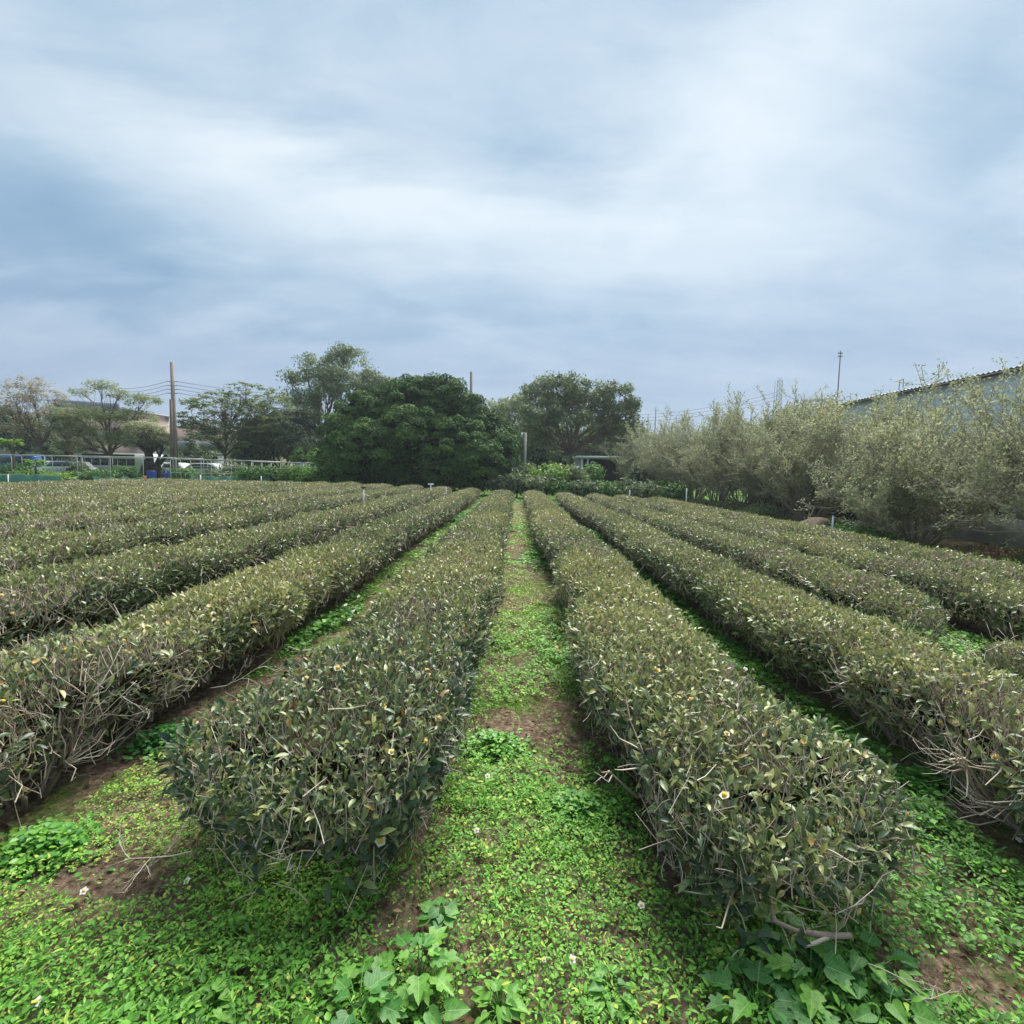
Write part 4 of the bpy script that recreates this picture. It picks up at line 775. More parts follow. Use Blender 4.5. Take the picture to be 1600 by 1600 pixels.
# stone heap
def rock(name, c, s, seed, mat, label, group=None):
    r = np.random.default_rng(seed); uu, vv = np.meshgrid(np.linspace(0, 2 * np.pi, 17), np.linspace(.01, np.pi - .01, 11)); d = np.stack([np.cos(uu) * np.sin(vv), np.sin(uu) * np.sin(vv), np.cos(vv)], -1)
    k = r.normal(0, 2.2, (6, 3)); f_ = 1 + .16 * sum(np.sin(d @ kk + i) for i, kk in enumerate(k)) / 2; V = np.array(c) + d * f_[..., None] * np.array(s); ii = np.arange(187).reshape(11, 17)
    F = np.concatenate([np.stack([ii[:-1, :-1], ii[1:, 1:], ii[:-1, 1:]], -1).reshape(-1, 3), np.stack([ii[:-1, :-1], ii[1:, :-1], ii[1:, 1:]], -1).reshape(-1, 3)]); o = tri_mesh(name, V, F, mat); tag(o, label, 'rock' if name == 'rock' else 'straw heap', group); return o
stone = solid_mat('stone', (.30, .25, .21), (.17, .13, .11), scale=5, rough=.9, bump=.6)
q = at(1275, 812, 16.8); rock('straw_heap', (q.x, 16.8, float(gz(q.x)) + .22), (.42, .45, .30), 5, solid_mat('dry_heap', (.34, .26, .19), (.20, .14, .10), scale=9, rough=.95, bump=1), 'pale brown heap of dry clippings by the white pipe')
q = at(1562, 868, 10.9); rock('rock', (q.x, 10.9, float(gz(q.x)) + .05), (.16, .12, .09), 6, stone, 'reddish brown rock on the bare ground before the wall')

# ------------------------------------------------------------------ structures on the right
conc = solid_mat('weathered_concrete', (.50, .50, .47), (.30, .30, .28), scale=2.2, rough=.9, bump=.3, stretch=(1, 1, .5))
wroot = empty('block_wall', (13.4, 13, -.2), 'weathered grey concrete wall with pillars and small holes behind the nearest shrubs', 'wall')
segs = []
WX = 13.35
for a, b in ((6.0, 9.3), (9.6, 12.9), (13.2, 16.2)):
    segs += [(WX, WX + .15, a, b, -.3, .62), (WX, WX + .15, a, b, .645, 1.38)]
boxes('wall_panel', segs, conc, wroot)
for yp in (9.3, 12.9, 16.2): boxes('pillar', [(WX - .07, WX + .2, yp + .002, yp + .298, -.3, 1.62)], conc, wroot)
holes = []
for yp, z in ((8.2, .75), (10.3, .42), (10.4, .8), (11.6, .45), (12.2, .82), (14.0, .6), (15.0, .5)): holes.append((WX - .004, WX + .02, yp, yp + .07, z, z + .06))
dark = solid_mat('dark_gap', (.012, .012, .012), (.008, .008, .008), rough=1, spec=0)
boxes('hole', holes, dark, wroot)
boxes('beam', [(WX - .02, WX + .16, 6, 16.2, 1.40, 1.55)], conc, wroot)
q = WX - .2; boxes('ledge', [(WX - .25, WX - .002, 11.5, 12.1, .62, .66)], solid_mat('white_ledge', (.75, .75, .73), rough=.6), wroot)
# dark plank fence past the wall
pr = empty('plank_fence', (13.6, 20, -.2), 'dark plank fence in the shade under the tall shrubs', 'fence')
boxes('planks', [(13.6, 13.64, 16.6 + i * .42, 16.6 + i * .42 + .39, -.25, 1.25 + .05 * math.sin(i * 2.3)) for i in range(32)], solid_mat('dark_planks', (.075, .075, .07), (.035, .037, .037), scale=4, rough=.85), pr)
boxes('rail', [(13.57, 13.598, 16.6, 30, .25, .33), (13.57, 13.598, 16.6, 30, .95, 1.03)], solid_mat('rail_wood', (.10, .085, .065), rough=.85), pr)
# long metal warehouse
BX = 18.0; pE = at(1600, 568, BX * 800 / 795); eave = pE.z
hroot = empty('metal_warehouse', (BX, 22, -.2), 'long pale blue grey corrugated metal warehouse above the shrubs on the right', 'building')
ys_ = np.arange(8, 30.5, .11); prof = np.tile([0, 0, .045, .045], len(ys_) // 4 + 1)[:len(ys_)]
V = np.concatenate([np.stack([BX - prof, ys_, np.full_like(ys_, -.2)], -1), np.stack([BX - prof, ys_, np.full_like(ys_, eave - .05)], -1)]); n = len(ys_)
F = [[i, i + 1, n + i + 1] for i in range(n - 1)] + [[i, n + i + 1, n + i] for i in range(n - 1)]
sheet = solid_mat('corrugated_sheet', (.66, .76, .80), (.56, .66, .71), scale=1.2, rough=.45, metal=.1, stretch=(1, 1, .2))
tri_mesh('side_wall', V, np.array(F), sheet, hroot)
boxes('gable_wall', [(BX + .02, BX + 14, 30.2, 30.3, -.2, eave), (BX + .02, BX + 14, 8.0, 8.1, -.2, eave)], sheet, hroot)
roofm = solid_mat('roof_sheet', (.34, .35, .36), (.24, .25, .26), scale=2, rough=.6)
ys2 = np.arange(7.6, 30.9, .055); zz_ = .022 * np.cos(np.arange(len(ys2)) * 1.57)
n = len(ys2); V = np.concatenate([np.stack([np.full_like(ys2, BX - .35), ys2, eave + zz_], -1), np.stack([np.full_like(ys2, BX + 7), ys2, eave + 1.1 + zz_], -1), np.stack([np.full_like(ys2, BX + 14.3), ys2, eave + zz_], -1)])
F = []
for b0 in (0, n): F += [[b0 + i, b0 + i + 1, b0 + n + i + 1] for i in range(n - 1)] + [[b0 + i, b0 + n + i + 1, b0 + n + i] for i in range(n - 1)]
tri_mesh('roof', V, np.array(F), roofm, hroot)
boxes('fascia', [(BX - .32, BX - .28, 7.6, 30.6, eave - .16, eave - .05)], solid_mat('fascia_dark', (.05, .052, .055), rough=.7), hroot)
qv = at(1388, 612, BX * 800 / 583 - .0)
vp = empty('roof_vent_pipe', (BX + .3, qv.y, eave), 'thin hooked pipe standing on the warehouse roof edge', 'pipe'); bars('pipe', [((BX, qv.y, eave - .02), (BX, qv.y, eave + .55), .02), ((BX, qv.y, eave + .55), (BX, qv.y - .25, eave + .6), .02), ((BX, qv.y - .25, eave + .6), (BX, qv.y - .25, eave + .2), .02)], roofm, vp)

# ------------------------------------------------------------------ shed
white_p = solid_mat('white_paint', (.72, .74, .74), (.55, .57, .57), scale=6, rough=.5)
sh = empty('open_shed', (7.2, 41, -.17), 'open shed with flat white roof and dark interior behind the right hedges', 'shed')
a = at(903, 712, 40); b = at(985, 716, 40); zt = a.z; x0, x1 = a.x, b.x + .6
boxes('roof', [(x0, x1, 40, 44, zt - .14, zt)], solid_mat('white_roof', (.88, .90, .90), (.80, .83, .84), rough=.45), sh)
for xx_ in (x0 + .3, x0 + .75, x1 - 1.6, x1 - .4): boxes('post', [(xx_, xx_ + .12, 40.2, 40.32, -.25, zt - .142)], white_p if xx_ < x1 - 2 else bark_mat, sh)
boxes('back_wall', [(x0 + .9, x1 - .2, 43.6, 43.7, -.25, zt - .15)], solid_mat('shed_dark', (.020, .022, .026), (.012, .013, .016), rough=.9), sh)
boxes('side_wall', [(x0 + .2, x0 + .28, 40.4, 43.6, -.25, zt - .15)], solid_mat('shed_grey', (.36, .38, .38), rough=.7), sh)
boxes('sign_board', [(x0 + .95, x0 + 1.7, 40.5, 40.54, .85, 1.45)], solid_mat('blue_board', (.08, .30, .55), (.45, .62, .72), scale=3, rough=.5), sh)
rk = empty('storage_rack', (6.9, 41, -.17), 'low rack with pots in the shed front', 'rack'); boxes('shelf', [(6.5, 8.6, 40.9, 41.3, .30, .34), (6.5, 8.6, 40.9, 41.3, .62, .66)], solid_mat('rack_wood', (.25, .2, .15)), rk); boxes('rack_leg', [(6.5, 6.56, 40.9, 40.96, -.2, .62), (8.54, 8.6, 40.9, 40.96, -.2, .62)], bark_mat, rk)
for i, xp in enumerate((6.8, 7.5, 8.2)):
    rt = empty('plant_pot', (xp, 40.6, -.17), ['grey pot at the left end of the row before the shed', 'grey pot in the middle of the row before the shed', 'grey pot at the right end of the row before the shed'][i], 'pot', 'pots before the shed')
    V, Fa, _ = tube_arrays(np.array([[[xp, 40.55, -.2], [xp, 40.55, .05], [xp, 40.55, .28]]]), np.array([[.13, .17, .21]]), 12); tri_mesh('pot', V, Fa, stone, rt)

# ------------------------------------------------------------------ sprinkler risers
pvc = solid_mat('white_pvc', (.70, .74, .76), (.58, .62, .64), scale=12, rough=.45)
blk = solid_mat('sprinkler_head', (.03, .05, .05), rough=.5)
SP = [(12, 740, 768, 20.0, 'white sprinkler riser at the left edge of the tea field'), (198, 750, 762, 24.5, 'short white sprinkler riser in front of the dark forked trunk'), (313, 742, 758, 25.5, 'white sprinkler riser right of the concrete pole'),
      (408, 744, 757, 26.5, 'thin white sprinkler riser in front of the garden beds'), (568, 764, 792, 15.5, 'tall white sprinkler riser with dark head standing in the left hedges'), (673, 758, 770, 22, 'white sprinkler riser with a T shaped head left of the dome tree'),
      (697, 761, 773, 23.5, 'thin stake right of the T headed sprinkler riser'), (984, 766, 775, 26, 'small white stake at the end of the right hedges'), (1073, 763, 785, 22.5, 'white riser pipe beside the far green bush on the right'), (1302, 805, 829, 14.2, 'white sprinkler riser with dark cap in front of the straw heap')]
for i, (px, y0_, y1_, Y, lab) in enumerate(SP):
    tpt = at(px, y0_, Y); x = tpt.x; gzv = float(gz(x)); rt = empty('sprinkler_riser', (x, Y, gzv), lab, 'sprinkler', 'white sprinkler risers in the tea field'); rad = .022 if Y < 21 else .026
    if i in (6,): rad = .014
    bars('pipe', [((x, Y, gzv - .05), (x, Y, tpt.z), rad)], pvc, rt, 8)
    if i in (0, 1, 4, 9): bars('sprinkler_head', [((x, Y, tpt.z), (x, Y, tpt.z + .07), rad * 1.5), ((x - .08, Y, tpt.z + .05), (x + .08, Y, tpt.z + .05), rad * .8)], blk, rt, 8)
    if i == 5: bars('sprinkler_head', [((x - .12, Y, tpt.z + .03), (x + .12, Y, tpt.z + .03), rad * 1.1)], pvc, rt, 8)

# ------------------------------------------------------------------ poles and wires
pole_m = solid_mat('pole_concrete', (.30, .255, .22), (.20, .165, .14), scale=3, rough=.85, stretch=(1, 1, .2))
grey_m = solid_mat('pole_metal', (.33, .35, .37), rough=.6)
wire_m = solid_mat('wire', (.06, .06, .07), rough=.6)
Yp = 39.0; top = at(268.5, 566, Yp); gx = top.x; gb = float(gz(gx)); xb = at(275.5, 748, Yp).x
up = empty('utility_pole', (xb, Yp, gb), 'tall tapered concrete utility pole left of the centre carrying wires', 'utility pole')
V, Fa, _ = tube_arrays(np.array([[[xb, Yp, gb - .1], [(xb + gx) / 2, Yp, top.z / 2], [gx, Yp, top.z]]]), np.array([[.19, .16, .125]]), 14); tri_mesh('shaft', V, Fa, pole_m, up, smooth=True)
insz = [at(268, yy_, Yp).z for yy_ in (596, 602, 608, 614)]
for z in insz: bars('insulator', [((gx - .42, Yp, z), (gx - .14, Yp, z - .02), .035), ((gx + .14, Yp, z - .02), (gx + .42, Yp, z), .035)], grey_m, up)
sb = at(272, 747, Yp - .3).x; stp = at(267, 624, Yp - .3)
sp_ = empty('support_post', (sb - .25, Yp - .3, gb), 'shorter dark post strapped to the left side of the tall concrete pole', 'post'); V, Fa, _ = tube_arrays(np.array([[[sb - .22, Yp - .3, gb - .1], [stp.x - .04, Yp - .3, stp.z / 2], [stp.x, Yp - .3, stp.z]]]), np.array([[.13, .11, .10]]), 10); tri_mesh('shaft', V, Fa, solid_mat('post_brown', (.20, .14, .11), (.12, .085, .07), scale=3), sp_)
def wire(a, b, sag, rad, label, group='overhead wires'):
    t_ = np.linspace(0, 1, 24)[:, None]; a = np.array(a, float); b = np.array(b, float); q = a + (b - a) * t_; q[:, 2] -= (sag * 4 * t_ * (1 - t_))[:, 0]
    V, Fa, _ = tube_arrays(q[None], np.full((1, 24), rad), 4); o = tri_mesh('wire', V, Fa, wire_m); tag(o, label, 'wire', group); return o
for k, z in enumerate(insz):
    nm = ['topmost', 'second', 'third', 'lowest'][k]
    e = at(185, 606 + k * 5.5, 62); wire((gx - .4, Yp, z), tuple(e), .25, .016, nm + ' wire on the left side of the tall concrete pole')
    e = at(470, 616 + k * 6, 60); wire((gx + .4, Yp, z), tuple(e), .25, .016, nm + ' wire on the right side of the tall concrete pole')
def simple_pole(px, yt, Y, rad, label, mat, name='utility_pole', cat='utility pole', arms=(), yb=None):
    t_ = at(px, yt, Y); g_ = float(gz(t_.x)); rt = empty(name, (t_.x, Y, g_), label, cat); V, Fa, _ = tube_arrays(np.array([[[t_.x, Y, g_ - .1], [t_.x, Y, t_.z / 2], [t_.x, Y, t_.z]]]), np.array([[rad * 1.3, rad * 1.1, rad * .9]]), 10); tri_mesh('shaft', V, Fa, mat, rt, smooth=True)
    for dz, L in arms: bars('crossarm', [((t_.x - L, Y, t_.z - dz), (t_.x + L, Y, t_.z - dz), .035)], mat, rt)
    return t_
simple_pole(736.5, 581, 52, .15, 'brown pole rising behind the dark dome tree', solid_mat('brown_pole', (.27, .20, .19), rough=.8))
lp = simple_pole(821, 676, 33, .085, 'pale thin pole with a small lamp right of the dark dome', solid_mat('pale_pole', (.42, .39, .33), rough=.8), 'lamp_pole', 'lamp pole')
lr = [o_ for o_ in C.objects if o_.name.startswith('lamp_pole')][-1]; boxes('lamp', [(lp.x - .28, lp.x - .16, 32.95, 33.05, lp.z - .30, lp.z)], white_p, lr); bars('lamp_arm', [((lp.x - .22, 33, lp.z - .05), (lp.x, 33, lp.z - .02), .02)], white_p, lr)
simple_pole(1313.5, 548, 34, .035, 'thin rusty antenna mast above the warehouse end', solid_mat('mast', (.16, .11, .11), rough=.7), 'antenna_mast', 'antenna', arms=((.15, .14), (.35, .14)))
for px, yt, lab, rd in [(1025, 636, 'tall thin distant pole over the shrub row, second from the left', .10), (1013, 647, 'short distant pole over the shrub row, leftmost', .08), (1116, 622, 'distant steel pole over the middle of the shrub row', .07), (1072, 645, 'distant short pole over the shrub row', .08), (1057, 650, 'faint distant pole between the leftmost pair and the steel pole', .07), (1155, 632, 'distant grey pole left of the lattice tower', .09)]:
    simple_pole(px, yt, 85, rd, lab, grey_m, 'distant_pole', 'pole', arms=((.5, .5),) if rd > .09 else ())
t1 = at(1217, 594, 95); lt = empty('lattice_tower', (t1.x, 95, -.2), 'distant pale rectangular lattice tower above the shrub row', 'tower'); bl = []
for sx in (-.45, .45):
    for sy in (-.45, .45): bl.append(((t1.x + sx, 95 + sy, -.2), (t1.x + sx, 95 + sy, t1.z), .07))
zz2 = 5.0
while zz2 < t1.z:
    bl += [((t1.x - .45, 94.55, zz2), (t1.x + .45, 94.55, zz2 + .8), .035), ((t1.x + .45, 94.55, zz2), (t1.x - .45, 94.55, zz2 + .8), .035), ((t1.x - .45, 94.55, zz2), (t1.x + .45, 94.55, zz2), .035)]; zz2 += .8
bars('frame', bl, grey_m, lt, 4)
for k in range(3):
    a = at(998, 648 + 5 * k, 100); b = at(1217, 612 + 6 * k, 96); wire(tuple(a), tuple(b), .8, .03, ['upper', 'middle', 'lower'][k] + ' distant wire between the poles and the lattice tower')

# ------------------------------------------------------------------ garden frame of pipes
pipe_m = solid_mat('galvanised_pipe', (.46, .47, .46), (.34, .35, .34), scale=10, rough=.5)
def pipe_frame(xa, xb, Yf, Yd, step, ht, label, grid=False):
    rt = empty('pipe_frame', ((xa + xb) / 2, Yf, float(gz((xa + xb) / 2))), label, 'garden frame', 'pipe frames of the vegetable garden'); posts, rails = [], []
    xs_ = np.arange(xa, xb + .01, step)
    for yy_ in (Yf, Yf + Yd):
        for x in xs_: posts.append(((x, yy_, gz(x) - .1), (x, yy_, gz(x) + ht), .016))
    for yy_ in (Yf, Yf + Yd):
        for u, v in zip(xs_[:-1], xs_[1:]): rails.append(((u, yy_, gz(u) + ht), (v, yy_, gz(v) + ht + .01), .026))
    for x in xs_: rails.append(((x, Yf, gz(x) + ht), (x, Yf + Yd, gz(x) + ht), .02))
    if grid:
        for z in np.arange(.4, ht, .42):
            for u, v in zip(xs_[:-1], xs_[1:]): rails.append(((u, Yf, gz(u) + z), (v, Yf, gz(v) + z), .012))
        for q_ in np.linspace(.25, .75, 3): rails.append(((xa, Yf + Yd * q_, gz(xa) + ht + .02), (xb, Yf + Yd * q_, gz(xb) + ht + .02), .014))
    for p_ in posts: bars('post', [p_], pipe_m, rt, 5)
    bars('rails', rails, pipe_m, rt, 5)
pipe_frame(-38, -22.6, 34, 3, 2.2, 1.78, 'long low frame of pale pipes along the left side of the garden')
pipe_frame(-22.3, -17.0, 33, 4, .66, 1.68, 'dense gridded frame of pale pipes right of the concrete pole', True)
pipe_frame(-16.8, -11.8, 32.5, 4, .62, 1.62, 'dense gridded frame of pale pipes next to the dark dome', True)
def net_mat(name, c):
    m, t, p, o = new_mat(name); p.inputs['Base Color'].default_value = (*c, 1); p.inputs['Roughness'].default_value = .7
    return m
net = solid_mat('green_netting', (.11, .27, .19), (.06, .17, .12), scale=3, rough=.8)
for i, (xa, xb, Y, h, lab) in enumerate([(-36, -30, 33.5, .5, 'green netting strip along the garden at the left'), (-27.5, -23.5, 33.2, .42, 'green netting strip before the white bus rear'), (-20.5, -15.5, 32.2, .62, 'green netting panel under the pipe frame right of the pole')]):
    n = 30; x = np.linspace(xa, xb, n); wv = .06 * np.sin(np.arange(n) * 1.3); zt_ = gz(x) + h + .05 * np.sin(np.arange(n) * .9 + i)
    V = np.concatenate([np.stack([x, Y + wv, gz(x) - .02], -1), np.stack([x, Y + wv * .6, zt_], -1), np.stack([x, Y + .03 + wv * .6, zt_], -1), np.stack([x, Y + .03 + wv, gz(x) - .02], -1)]); F = []
    for b0 in (0, n, 2 * n): F += [[b0 + j, b0 + j + 1, b0 + n + j + 1] for j in range(n - 1)] + [[b0 + j, b0 + n + j + 1, b0 + n + j] for j in range(n - 1)]
    o = tri_mesh('garden_net', V, np.array(F), net); tag(o, lab, 'netting', 'green garden netting')
for px, lab in ((237, 'blue plastic barrel under the dark forked trunk'), (262, 'blue plastic barrel beside the concrete pole')):
    q = at(px, 744, 37.0); x = q.x; g_ = float(gz(x)); rt = empty('barrel', (x, 37, g_), lab, 'barrel', 'blue barrels'); V, Fa, _ = tube_arrays(np.array([[[x, 37, g_], [x, 37, g_ + .1], [x, 37, g_ + .4], [x, 37, g_ + .75], [x, 37, g_ + .85]]]), np.array([[.27, .30, .31, .30, .27]]), 16); tri_mesh('body', V, Fa, solid_mat('blue_plastic', (.03, .07, .35), (.02, .05, .25), rough=.4), rt, smooth=False)
    V, Fa, _ = tube_arrays(np.array([[[x, 37, g_ + .85], [x, 37, g_ + .88], [x, 37, g_ + .90]]]), np.array([[.28, .28, .1]]), 16); tri_mesh('lid', V, Fa, blk, rt)
# thick forked trunk of the pollard tree, extra limbs
q0 = np.array(base_px(228, 41)); tr = [o_ for o_ in C.objects if o_.name.startswith('pollard_tree')][0]
L_ = []
for a_, b_, r_ in [((222, 750), (232, 720), .35), ((232, 720), (228, 695), .2), ((232, 722), (250, 735), .22), ((247, 750), (246, 728), .26), ((246, 728), (260, 712), .18)]:
    p1, p2 = at(*a_, 40.8), at(*b_, 40.8); L_.append((tuple(p1), tuple(p2), r_))
bars('thick_limb', L_, bark_dark, tr, 8)
# post seen under the dark tree, white car piece beyond
q = at(634, 750, 37); pc = empty('stone_pillar', (q.x, 37, 0), 'squat weathered pillar with white cap seen through the gap under the dark trees', 'pillar'); boxes('pillar_body', [(q.x - .5, q.x + .5, 37, 38, -.1, at(634, 731, 37).z)], stone, pc); boxes('pillar_cap', [(q.x - .6, q.x + .6, 36.9, 38.1, at(634, 731, 37).z + .002, at(634, 729, 37).z + .08)], white_p, pc)

# ------------------------------------------------------------------ vehicles
glass = solid_mat('dark_glass', (.035, .05, .055), (.02, .03, .035), scale=2, rough=.12, spec=.6)
tyre = solid_mat('tyre', (.02, .02, .02), rough=.9)
rimm = solid_mat('wheel_rim', (.35, .36, .37), rough=.4, metal=.5)
def wheel(x, y, z, r, root, side):
    V, Fa, _ = tube_arrays(np.array([[[x, y, z], [x, y + .1, z], [x, y + .2, z]]]), np.array([[r * .94, r, r * .94]]), 16); w = tri_mesh('wheel', V, Fa, tyre, root)
    V, Fa, _ = tube_arrays(np.array([[[x, y - .012 * side, z], [x, y, z], [x, y + .02, z]]]), np.full((1, 3), r * .55), 12); tri_mesh('rim', V, Fa, rimm, w)
def car(px, Y, L, H, paint, label, name='parked_car', cat='car', face=-1, van=False):
    cx = at(px, 745, Y).x; g_ = float(gz(cx)); rt = empty(name, (cx, Y, g_), label, cat, 'vehicles parked beyond the garden'); s = face
    if van: prof = [(.5, .25), (.5, .60), (.46, .62), (.36, .97), (.30, 1.0), (-.48, 1.0), (-.5, .95), (-.5, .25)]; win = [(.44, .64), (.35, .92), (-.44, .92), (-.46, .64)]
    else: prof = [(.5, .22), (.5, .50), (.44, .60), (.26, .66), (.12, .97), (.04, 1.0), (-.22, 1.0), (-.32, .95), (-.42, .68), (-.49, .64), (-.5, .22)]; win = [(.22, .68), (.10, .93), (.02, .95), (-.20, .95), (-.28, .92), (-.38, .70)]
    oL = [(cx + s * a * L, g_ + b * H) for a, b in prof]; V, F, _ = prism_arrays(oL, Y, Y + 1.75); tri_mesh('body', V, F, paint, rt)
    oW = [(cx + s * a * L, g_ + b * H) for a, b in win]; V, F, _ = prism_arrays(oW, Y - .008, Y + .01); tri_mesh('side_window', V, F, glass, rt)
    if not van:
        boxes('windscreen', [(cx + s * .16 * L - .02, cx + s * .16 * L + .02, Y + .15, Y + 1.6, g_ + .7 * H, g_ + .88 * H)], glass, rt)
    for a in (.31, -.31):
        wheel(cx + s * a * L, Y - .03, g_ + .31, .31, rt, 1); wheel(cx + s * a * L, Y + 1.6, g_ + .31, .31, rt, 1)
    boxes('headlight', [(cx + s * .5 * L - .03, cx + s * .5 * L + .03, Y + .1, Y + .4, g_ + .42 * H, g_ + .5 * H)], white_p, rt)
wp = solid_mat('white_car_paint', (.70, .74, .76), (.66, .70, .72), scale=1, rough=.25, spec=.5); bp = solid_mat('blue_car_paint', (.05, .14, .42), (.04, .12, .36), scale=1, rough=.25); sp2 = solid_mat('silver_car_paint', (.48, .54, .57), (.44, .5, .53), scale=1, rough=.3)
car(8, 45, 4.2, 1.9, bp, 'blue van at the far left edge beyond the garden', 'parked_van', 'van', -1, True)
car(88, 42.5, 4.3, 1.45, wp, 'white sedan parked in front of the bus nose'); car(308, 45, 4.3, 1.5, wp, 'white sedan right of the concrete pole, pipe frame before it'); car(345, 47, 4.2, 1.4, sp2, 'silver sedan behind the pipe frame', face=1)
car(550, 44, 4.2, 1.5, sp2, 'pale sedan glimpsed under the left dark tree'); car(256, 47, 4.2, 1.5, wp, 'white hatchback behind the dark forked trunk'); car(55, 47.5, 4.2, 1.45, sp2, 'silver sedan behind the lower papaya plant')
# bus / minibus
Yb = 45; xa, xb2 = at(108, 730, Yb).x, at(232, 730, Yb).x; L = xb2 - xa; g_ = .33; H = at(170, 708, Yb).z - g_
rt = empty('minibus', ((xa + xb2) / 2, Yb, g_), 'white minibus with dark window band parked beyond the garden on the left', 'bus', 'vehicles parked beyond the garden')
prof = [(0, .14), (0, .42), (.03, .50), (.11, .93), (.15, 1.0), (.98, 1.0), (1.0, .96), (1.0, .14)]
V, F, _ = prism_arrays([(xa + a * L, g_ + b * H) for a, b in prof], Yb, Yb + 2.1); tri_mesh('body', V, F, wp, rt)
V, F, _ = prism_arrays([(xa + a * L, g_ + b * H) for a, b in [(.035, .52), (.115, .88), (.15, .88), (.15, .52)]], Yb - .01, Yb + .02); tri_mesh('cab_window', V, F, glass, rt)
for i in range(6): boxes('side_window', [(xa + L * (.18 + i * .11), xa + L * (.18 + i * .11 + .10), Yb - .01, Yb + .02, g_ + .52 * H, g_ + .80 * H)], glass, rt)
boxes('roof_band', [(xa + L * .17, xa + L * .83, Yb - .006, Yb + .02, g_ + .88 * H, g_ + .97 * H)], blk, rt); boxes('trim_stripe', [(xa + L * .02, xa + L * .98, Yb - .006, Yb + .02, g_ + .30 * H, g_ + .34 * H)], sp2, rt)
for a in (.15, .78): wheel(xa + a * L, Yb - .03, g_ + .40, .40, rt, 1)
boxes('headlight', [(xa - .02, xa + .05, Yb + .15, Yb + .5, g_ + .28 * H, g_ + .36 * H)], white_p, rt); boxes('mirror', [(xa + .25, xa + .45, Yb - .3, Yb - .2, g_ + .6 * H, g_ + .75 * H)], blk, rt)
# red and orange crates / bits
for px, py, Y, c, lab in [(300, 741, 36, (.45, .08, .05), 'red crate stacked by the pipe frame'), (215, 740, 38, (.55, .22, .10), 'orange crate before the minibus rear'), (362, 747, 34, (.55, .40, .32), 'pale sack on the soil at the field edge')]:
    q = at(px, py, Y); g2 = float(gz(q.x)); rt = empty('crate' if 'crate' in lab else 'sack', (q.x, Y, g2), lab, 'crate' if 'crate' in lab else 'sack'); m_ = solid_mat('crate_plastic', c, rough=.6)
    if 'crate' in lab:
        w_, h_ = .38, .45; boxes('sides', [(q.x - w_, q.x + w_, Y, Y + .03, g2, g2 + h_), (q.x - w_, q.x + w_, Y + .5, Y + .53, g2, g2 + h_), (q.x - w_, q.x - w_ + .03, Y + .031, Y + .499, g2, g2 + h_), (q.x + w_ - .03, q.x + w_, Y + .031, Y + .499, g2, g2 + h_)], m_, rt); boxes('rim', [(q.x - w_ - .03, q.x + w_ + .03, Y - .03, Y - .002, g2 + h_ - .06, g2 + h_)], m_, rt)
    else:
        uu, vv = np.meshgrid(np.linspace(0, 2 * np.pi, 13), np.linspace(.01, np.pi - .01, 9)); V = np.stack([q.x + .4 * np.cos(uu) * np.sin(vv), Y + .3 * np.sin(uu) * np.sin(vv), g2 + .15 + .2 * np.cos(vv) + .04 * np.sin(3 * uu)], -1); ii = np.arange(117).reshape(9, 13)
        F = np.concatenate([np.stack([ii[:-1, :-1], ii[1:, 1:], ii[:-1, 1:]], -1).reshape(-1, 3), np.stack([ii[:-1, :-1], ii[1:, :-1], ii[1:, 1:]], -1).reshape(-1, 3)]); tri_mesh('bag', V, F, m_, rt, smooth=True)

# ------------------------------------------------------------------ buildings at the left
pink = solid_mat('pink_render', (.42, .31, .28), (.35, .26, .24), scale=1, rough=.85); beige = solid_mat('beige_render', (.46, .38, .28), (.40, .33, .25), scale=1, rough=.85); greyroof = solid_mat('grey_sheet_roof', (.24, .25, .27), (.19, .20, .22), scale=1.5, rough=.6)
wall_grey = solid_mat('pale_grey_wall', (.36, .36, .37), (.30, .30, .31), scale=1, rough=.8)
def house(x0, x1, Y, D, h, wm, label, wins=(), roof=None, rh=.25, name='house', over=.4):
    g_ = .33; rt = empty(name, ((x0 + x1) / 2, Y, g_), label, 'building', 'buildings beyond the garden'); boxes('wall', [(x0, x1, Y, Y + D, g_ - .1, h)], wm, rt)
    for (a, b, z0, z1) in wins:
        f_ = boxes('window', [(a, b, Y - .05, Y - .003, z0, z1)], white_p, rt); boxes('pane', [(a + .08, b - .08, Y - .07, Y - .052, z0 + .08, z1 - .08)], glass, f_)
    boxes('roof', [(x0 - over, x1 + over, Y - over, Y + D + over, h + .003, h + rh)], roof or greyroof, rt); return rt
Y = 66; xl, xr = at(98, 700, Y).x, at(197, 700, Y).x; hz1 = at(150, 640, Y).z
house(xl + .6, xr - .4, Y, 9, hz1, pink, 'pink rendered building with big grey rooftop panel behind the sparse trees', [(xl + 1.5 + i * 2.0, xl + 2.6 + i * 2.0, z, z + 1.2) for i in range(4) for z in (1.6, 4.6)], wall_grey, .2)
pl = empty('rooftop_panel', ((xl + xr) / 2, Y - .6, hz1), 'long grey blank billboard panel on top of the pink building', 'panel'); zt1, zt2 = at(100, 636, Y - 1).z, at(100, 624, Y - 1).z; zr1, zr2 = at(196, 643, Y - 1).z, at(196, 631, Y - 1).z
V = np.array([[xl, Y - 1, zt1], [xr, Y - 1, zr1], [xr, Y - 1, zr2], [xl, Y - 1, zt2], [xl, Y - .7, zt1], [xr, Y - .7, zr1], [xr, Y - .7, zr2], [xl, Y - .7, zt2]]); F = np.array([[0, 1, 2], [0, 2, 3], [4, 6, 5], [4, 7, 6], [3, 2, 6], [3, 6, 7], [0, 5, 1], [0, 4, 5], [1, 5, 6], [1, 6, 2], [0, 3, 7], [0, 7, 4]])
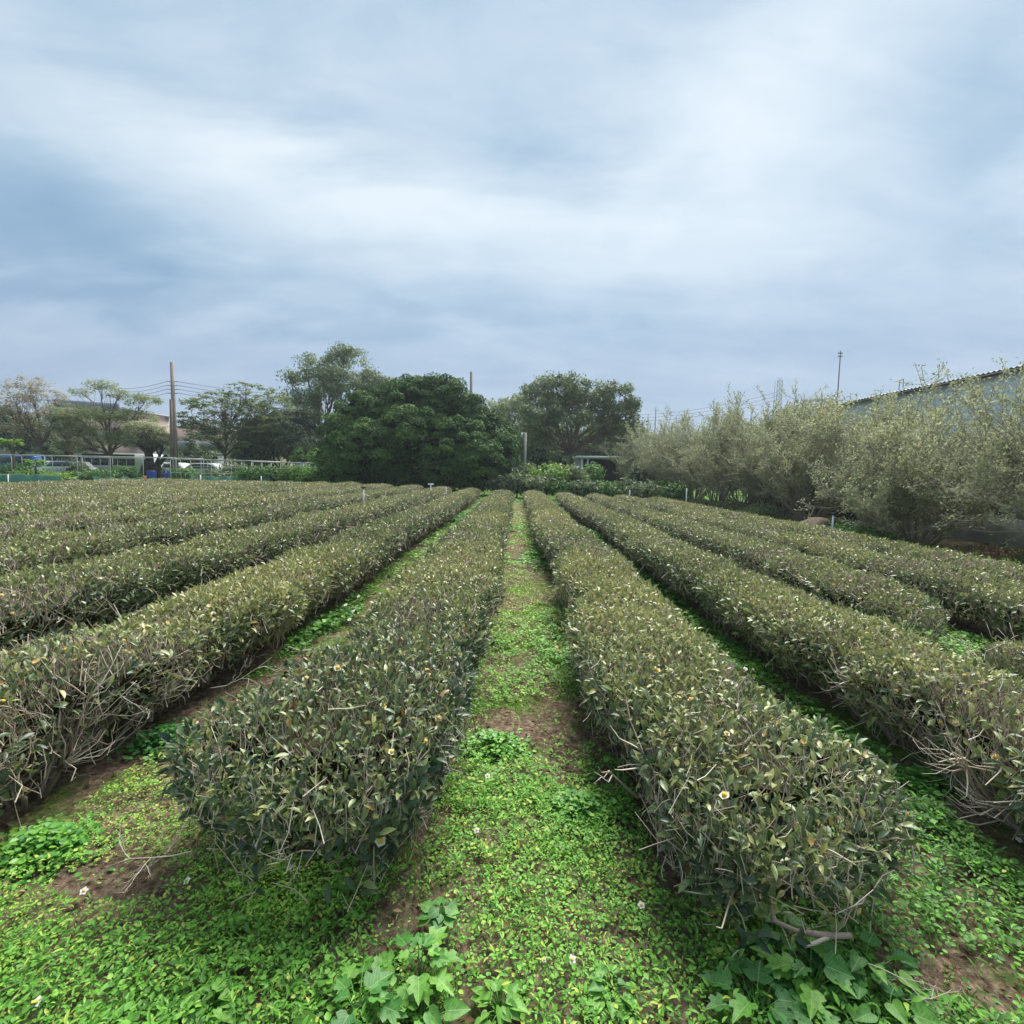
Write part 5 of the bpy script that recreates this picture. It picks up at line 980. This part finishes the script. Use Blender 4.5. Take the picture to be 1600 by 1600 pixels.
tri_mesh('face', V, F, solid_mat('panel_grey', (.20, .21, .26), (.14, .15, .19), scale=.8, rough=.6, stretch=(2, 1, .3)), pl); bars('rail', [((xl, Y - 1.05, zt1 - .1), (xr, Y - 1.05, zr1 - .1), .09)], white_p, pl); bars('strut', [((xl + i * 1.6, Y - .85, hz1 + .1), (xl + i * 1.6, Y - .85, zt1), .06) for i in range(5)], grey_m, pl)
xl, xr = at(88, 700, 60).x, at(218, 700, 60).x; h2 = at(150, 690, 60).z
house(xl, xr, 60, 5, h2, pink, 'low pink shop wing with grey roof below the tall pink building', [(xl + 1 + i * 2.3, xl + 2.4 + i * 2.3, 1.4, 2.6) for i in range(4)], greyroof, .5)
xl, xr = at(205, 700, 80).x, at(325, 700, 80).x; house(xl, xr, 80, 8, at(260, 668, 80).z, pink, 'distant pink apartment block with blue windows right of the concrete pole', [(xl + .8 + i * 2.1, xl + 2 + i * 2.1, z, z + 1.0) for i in range(6) for z in (2.2, 4.6)], wall_grey, .3)
xl, xr = at(285, 700, 76).x, at(420, 700, 76).x; house(xl, xr, 76, 8, at(340, 686, 76).z, beige, 'distant beige building behind the airy tree', [(xl + .8 + i * 2.1, xl + 2 + i * 2.1, 2.6, 3.8) for i in range(6)], wall_grey, .3)
xl, xr = at(245, 700, 56).x, at(325, 700, 56).x; house(xl, xr, 56, 5, at(285, 702, 56).z, wall_grey, 'grey shed with sloping sheet roof behind the concrete pole', [], greyroof, .9)
xl, xr = at(28, 700, 58).x, at(92, 700, 58).x; house(xl, xr, 58, 5, at(60, 696, 58).z, wall_grey, 'pale grey house at the left edge behind the papaya tree', [(xl + .6 + i * 1.5, xl + 1.5 + i * 1.5, 1.4, 2.4) for i in range(3)], greyroof, .4)
# far tree belt that reads as one mass
r = np.random.default_rng(88); n = 26000; x = r.uniform(-150, 150, n); Yt = 118 + r.normal(0, 4, n); topz = 7.5 + 1.6 * field2(89, 8, .12)(x, x * 0)
P = np.stack([x, Yt, topz * r.uniform(0, 1, n) ** .6], -1); L = r.uniform(.8, 1.8, n); V, Fa, T = leaf_arrays(P, r.normal(0, 1, (n, 3)), np.array([0, -.5, 1.]) + r.normal(0, .5, (n, 3)), L, L * .7, LEAF4, r.uniform(0, .8, n))
o = tri_mesh('distant_woods', V, Fa, mid_leaf, None, T); tag(o, 'low belt of distant hazy trees along the horizon', 'woods', kind='stuff')


# ------------------------------------------------------------------ light haze
hm = bpy.data.materials.new('haze_air'); hm.use_nodes = True; t = hm.node_tree; t.nodes.clear()
o_ = t.nodes.new('ShaderNodeOutputMaterial'); v_ = t.nodes.new('ShaderNodeVolumePrincipled'); v_.inputs['Color'].default_value = (.80, .88, .96, 1); v_.inputs['Density'].default_value = .0007; v_.inputs['Anisotropy'].default_value = .3
t.links.new(v_.outputs[0], o_.inputs['Volume'])
V, F, _ = box_arrays(-420, 420, -40, 720, -1.5, 24); o = tri_mesh('haze', V, F, hm); tag(o, 'thin pale haze in the air over the whole field', 'haze', kind='stuff')
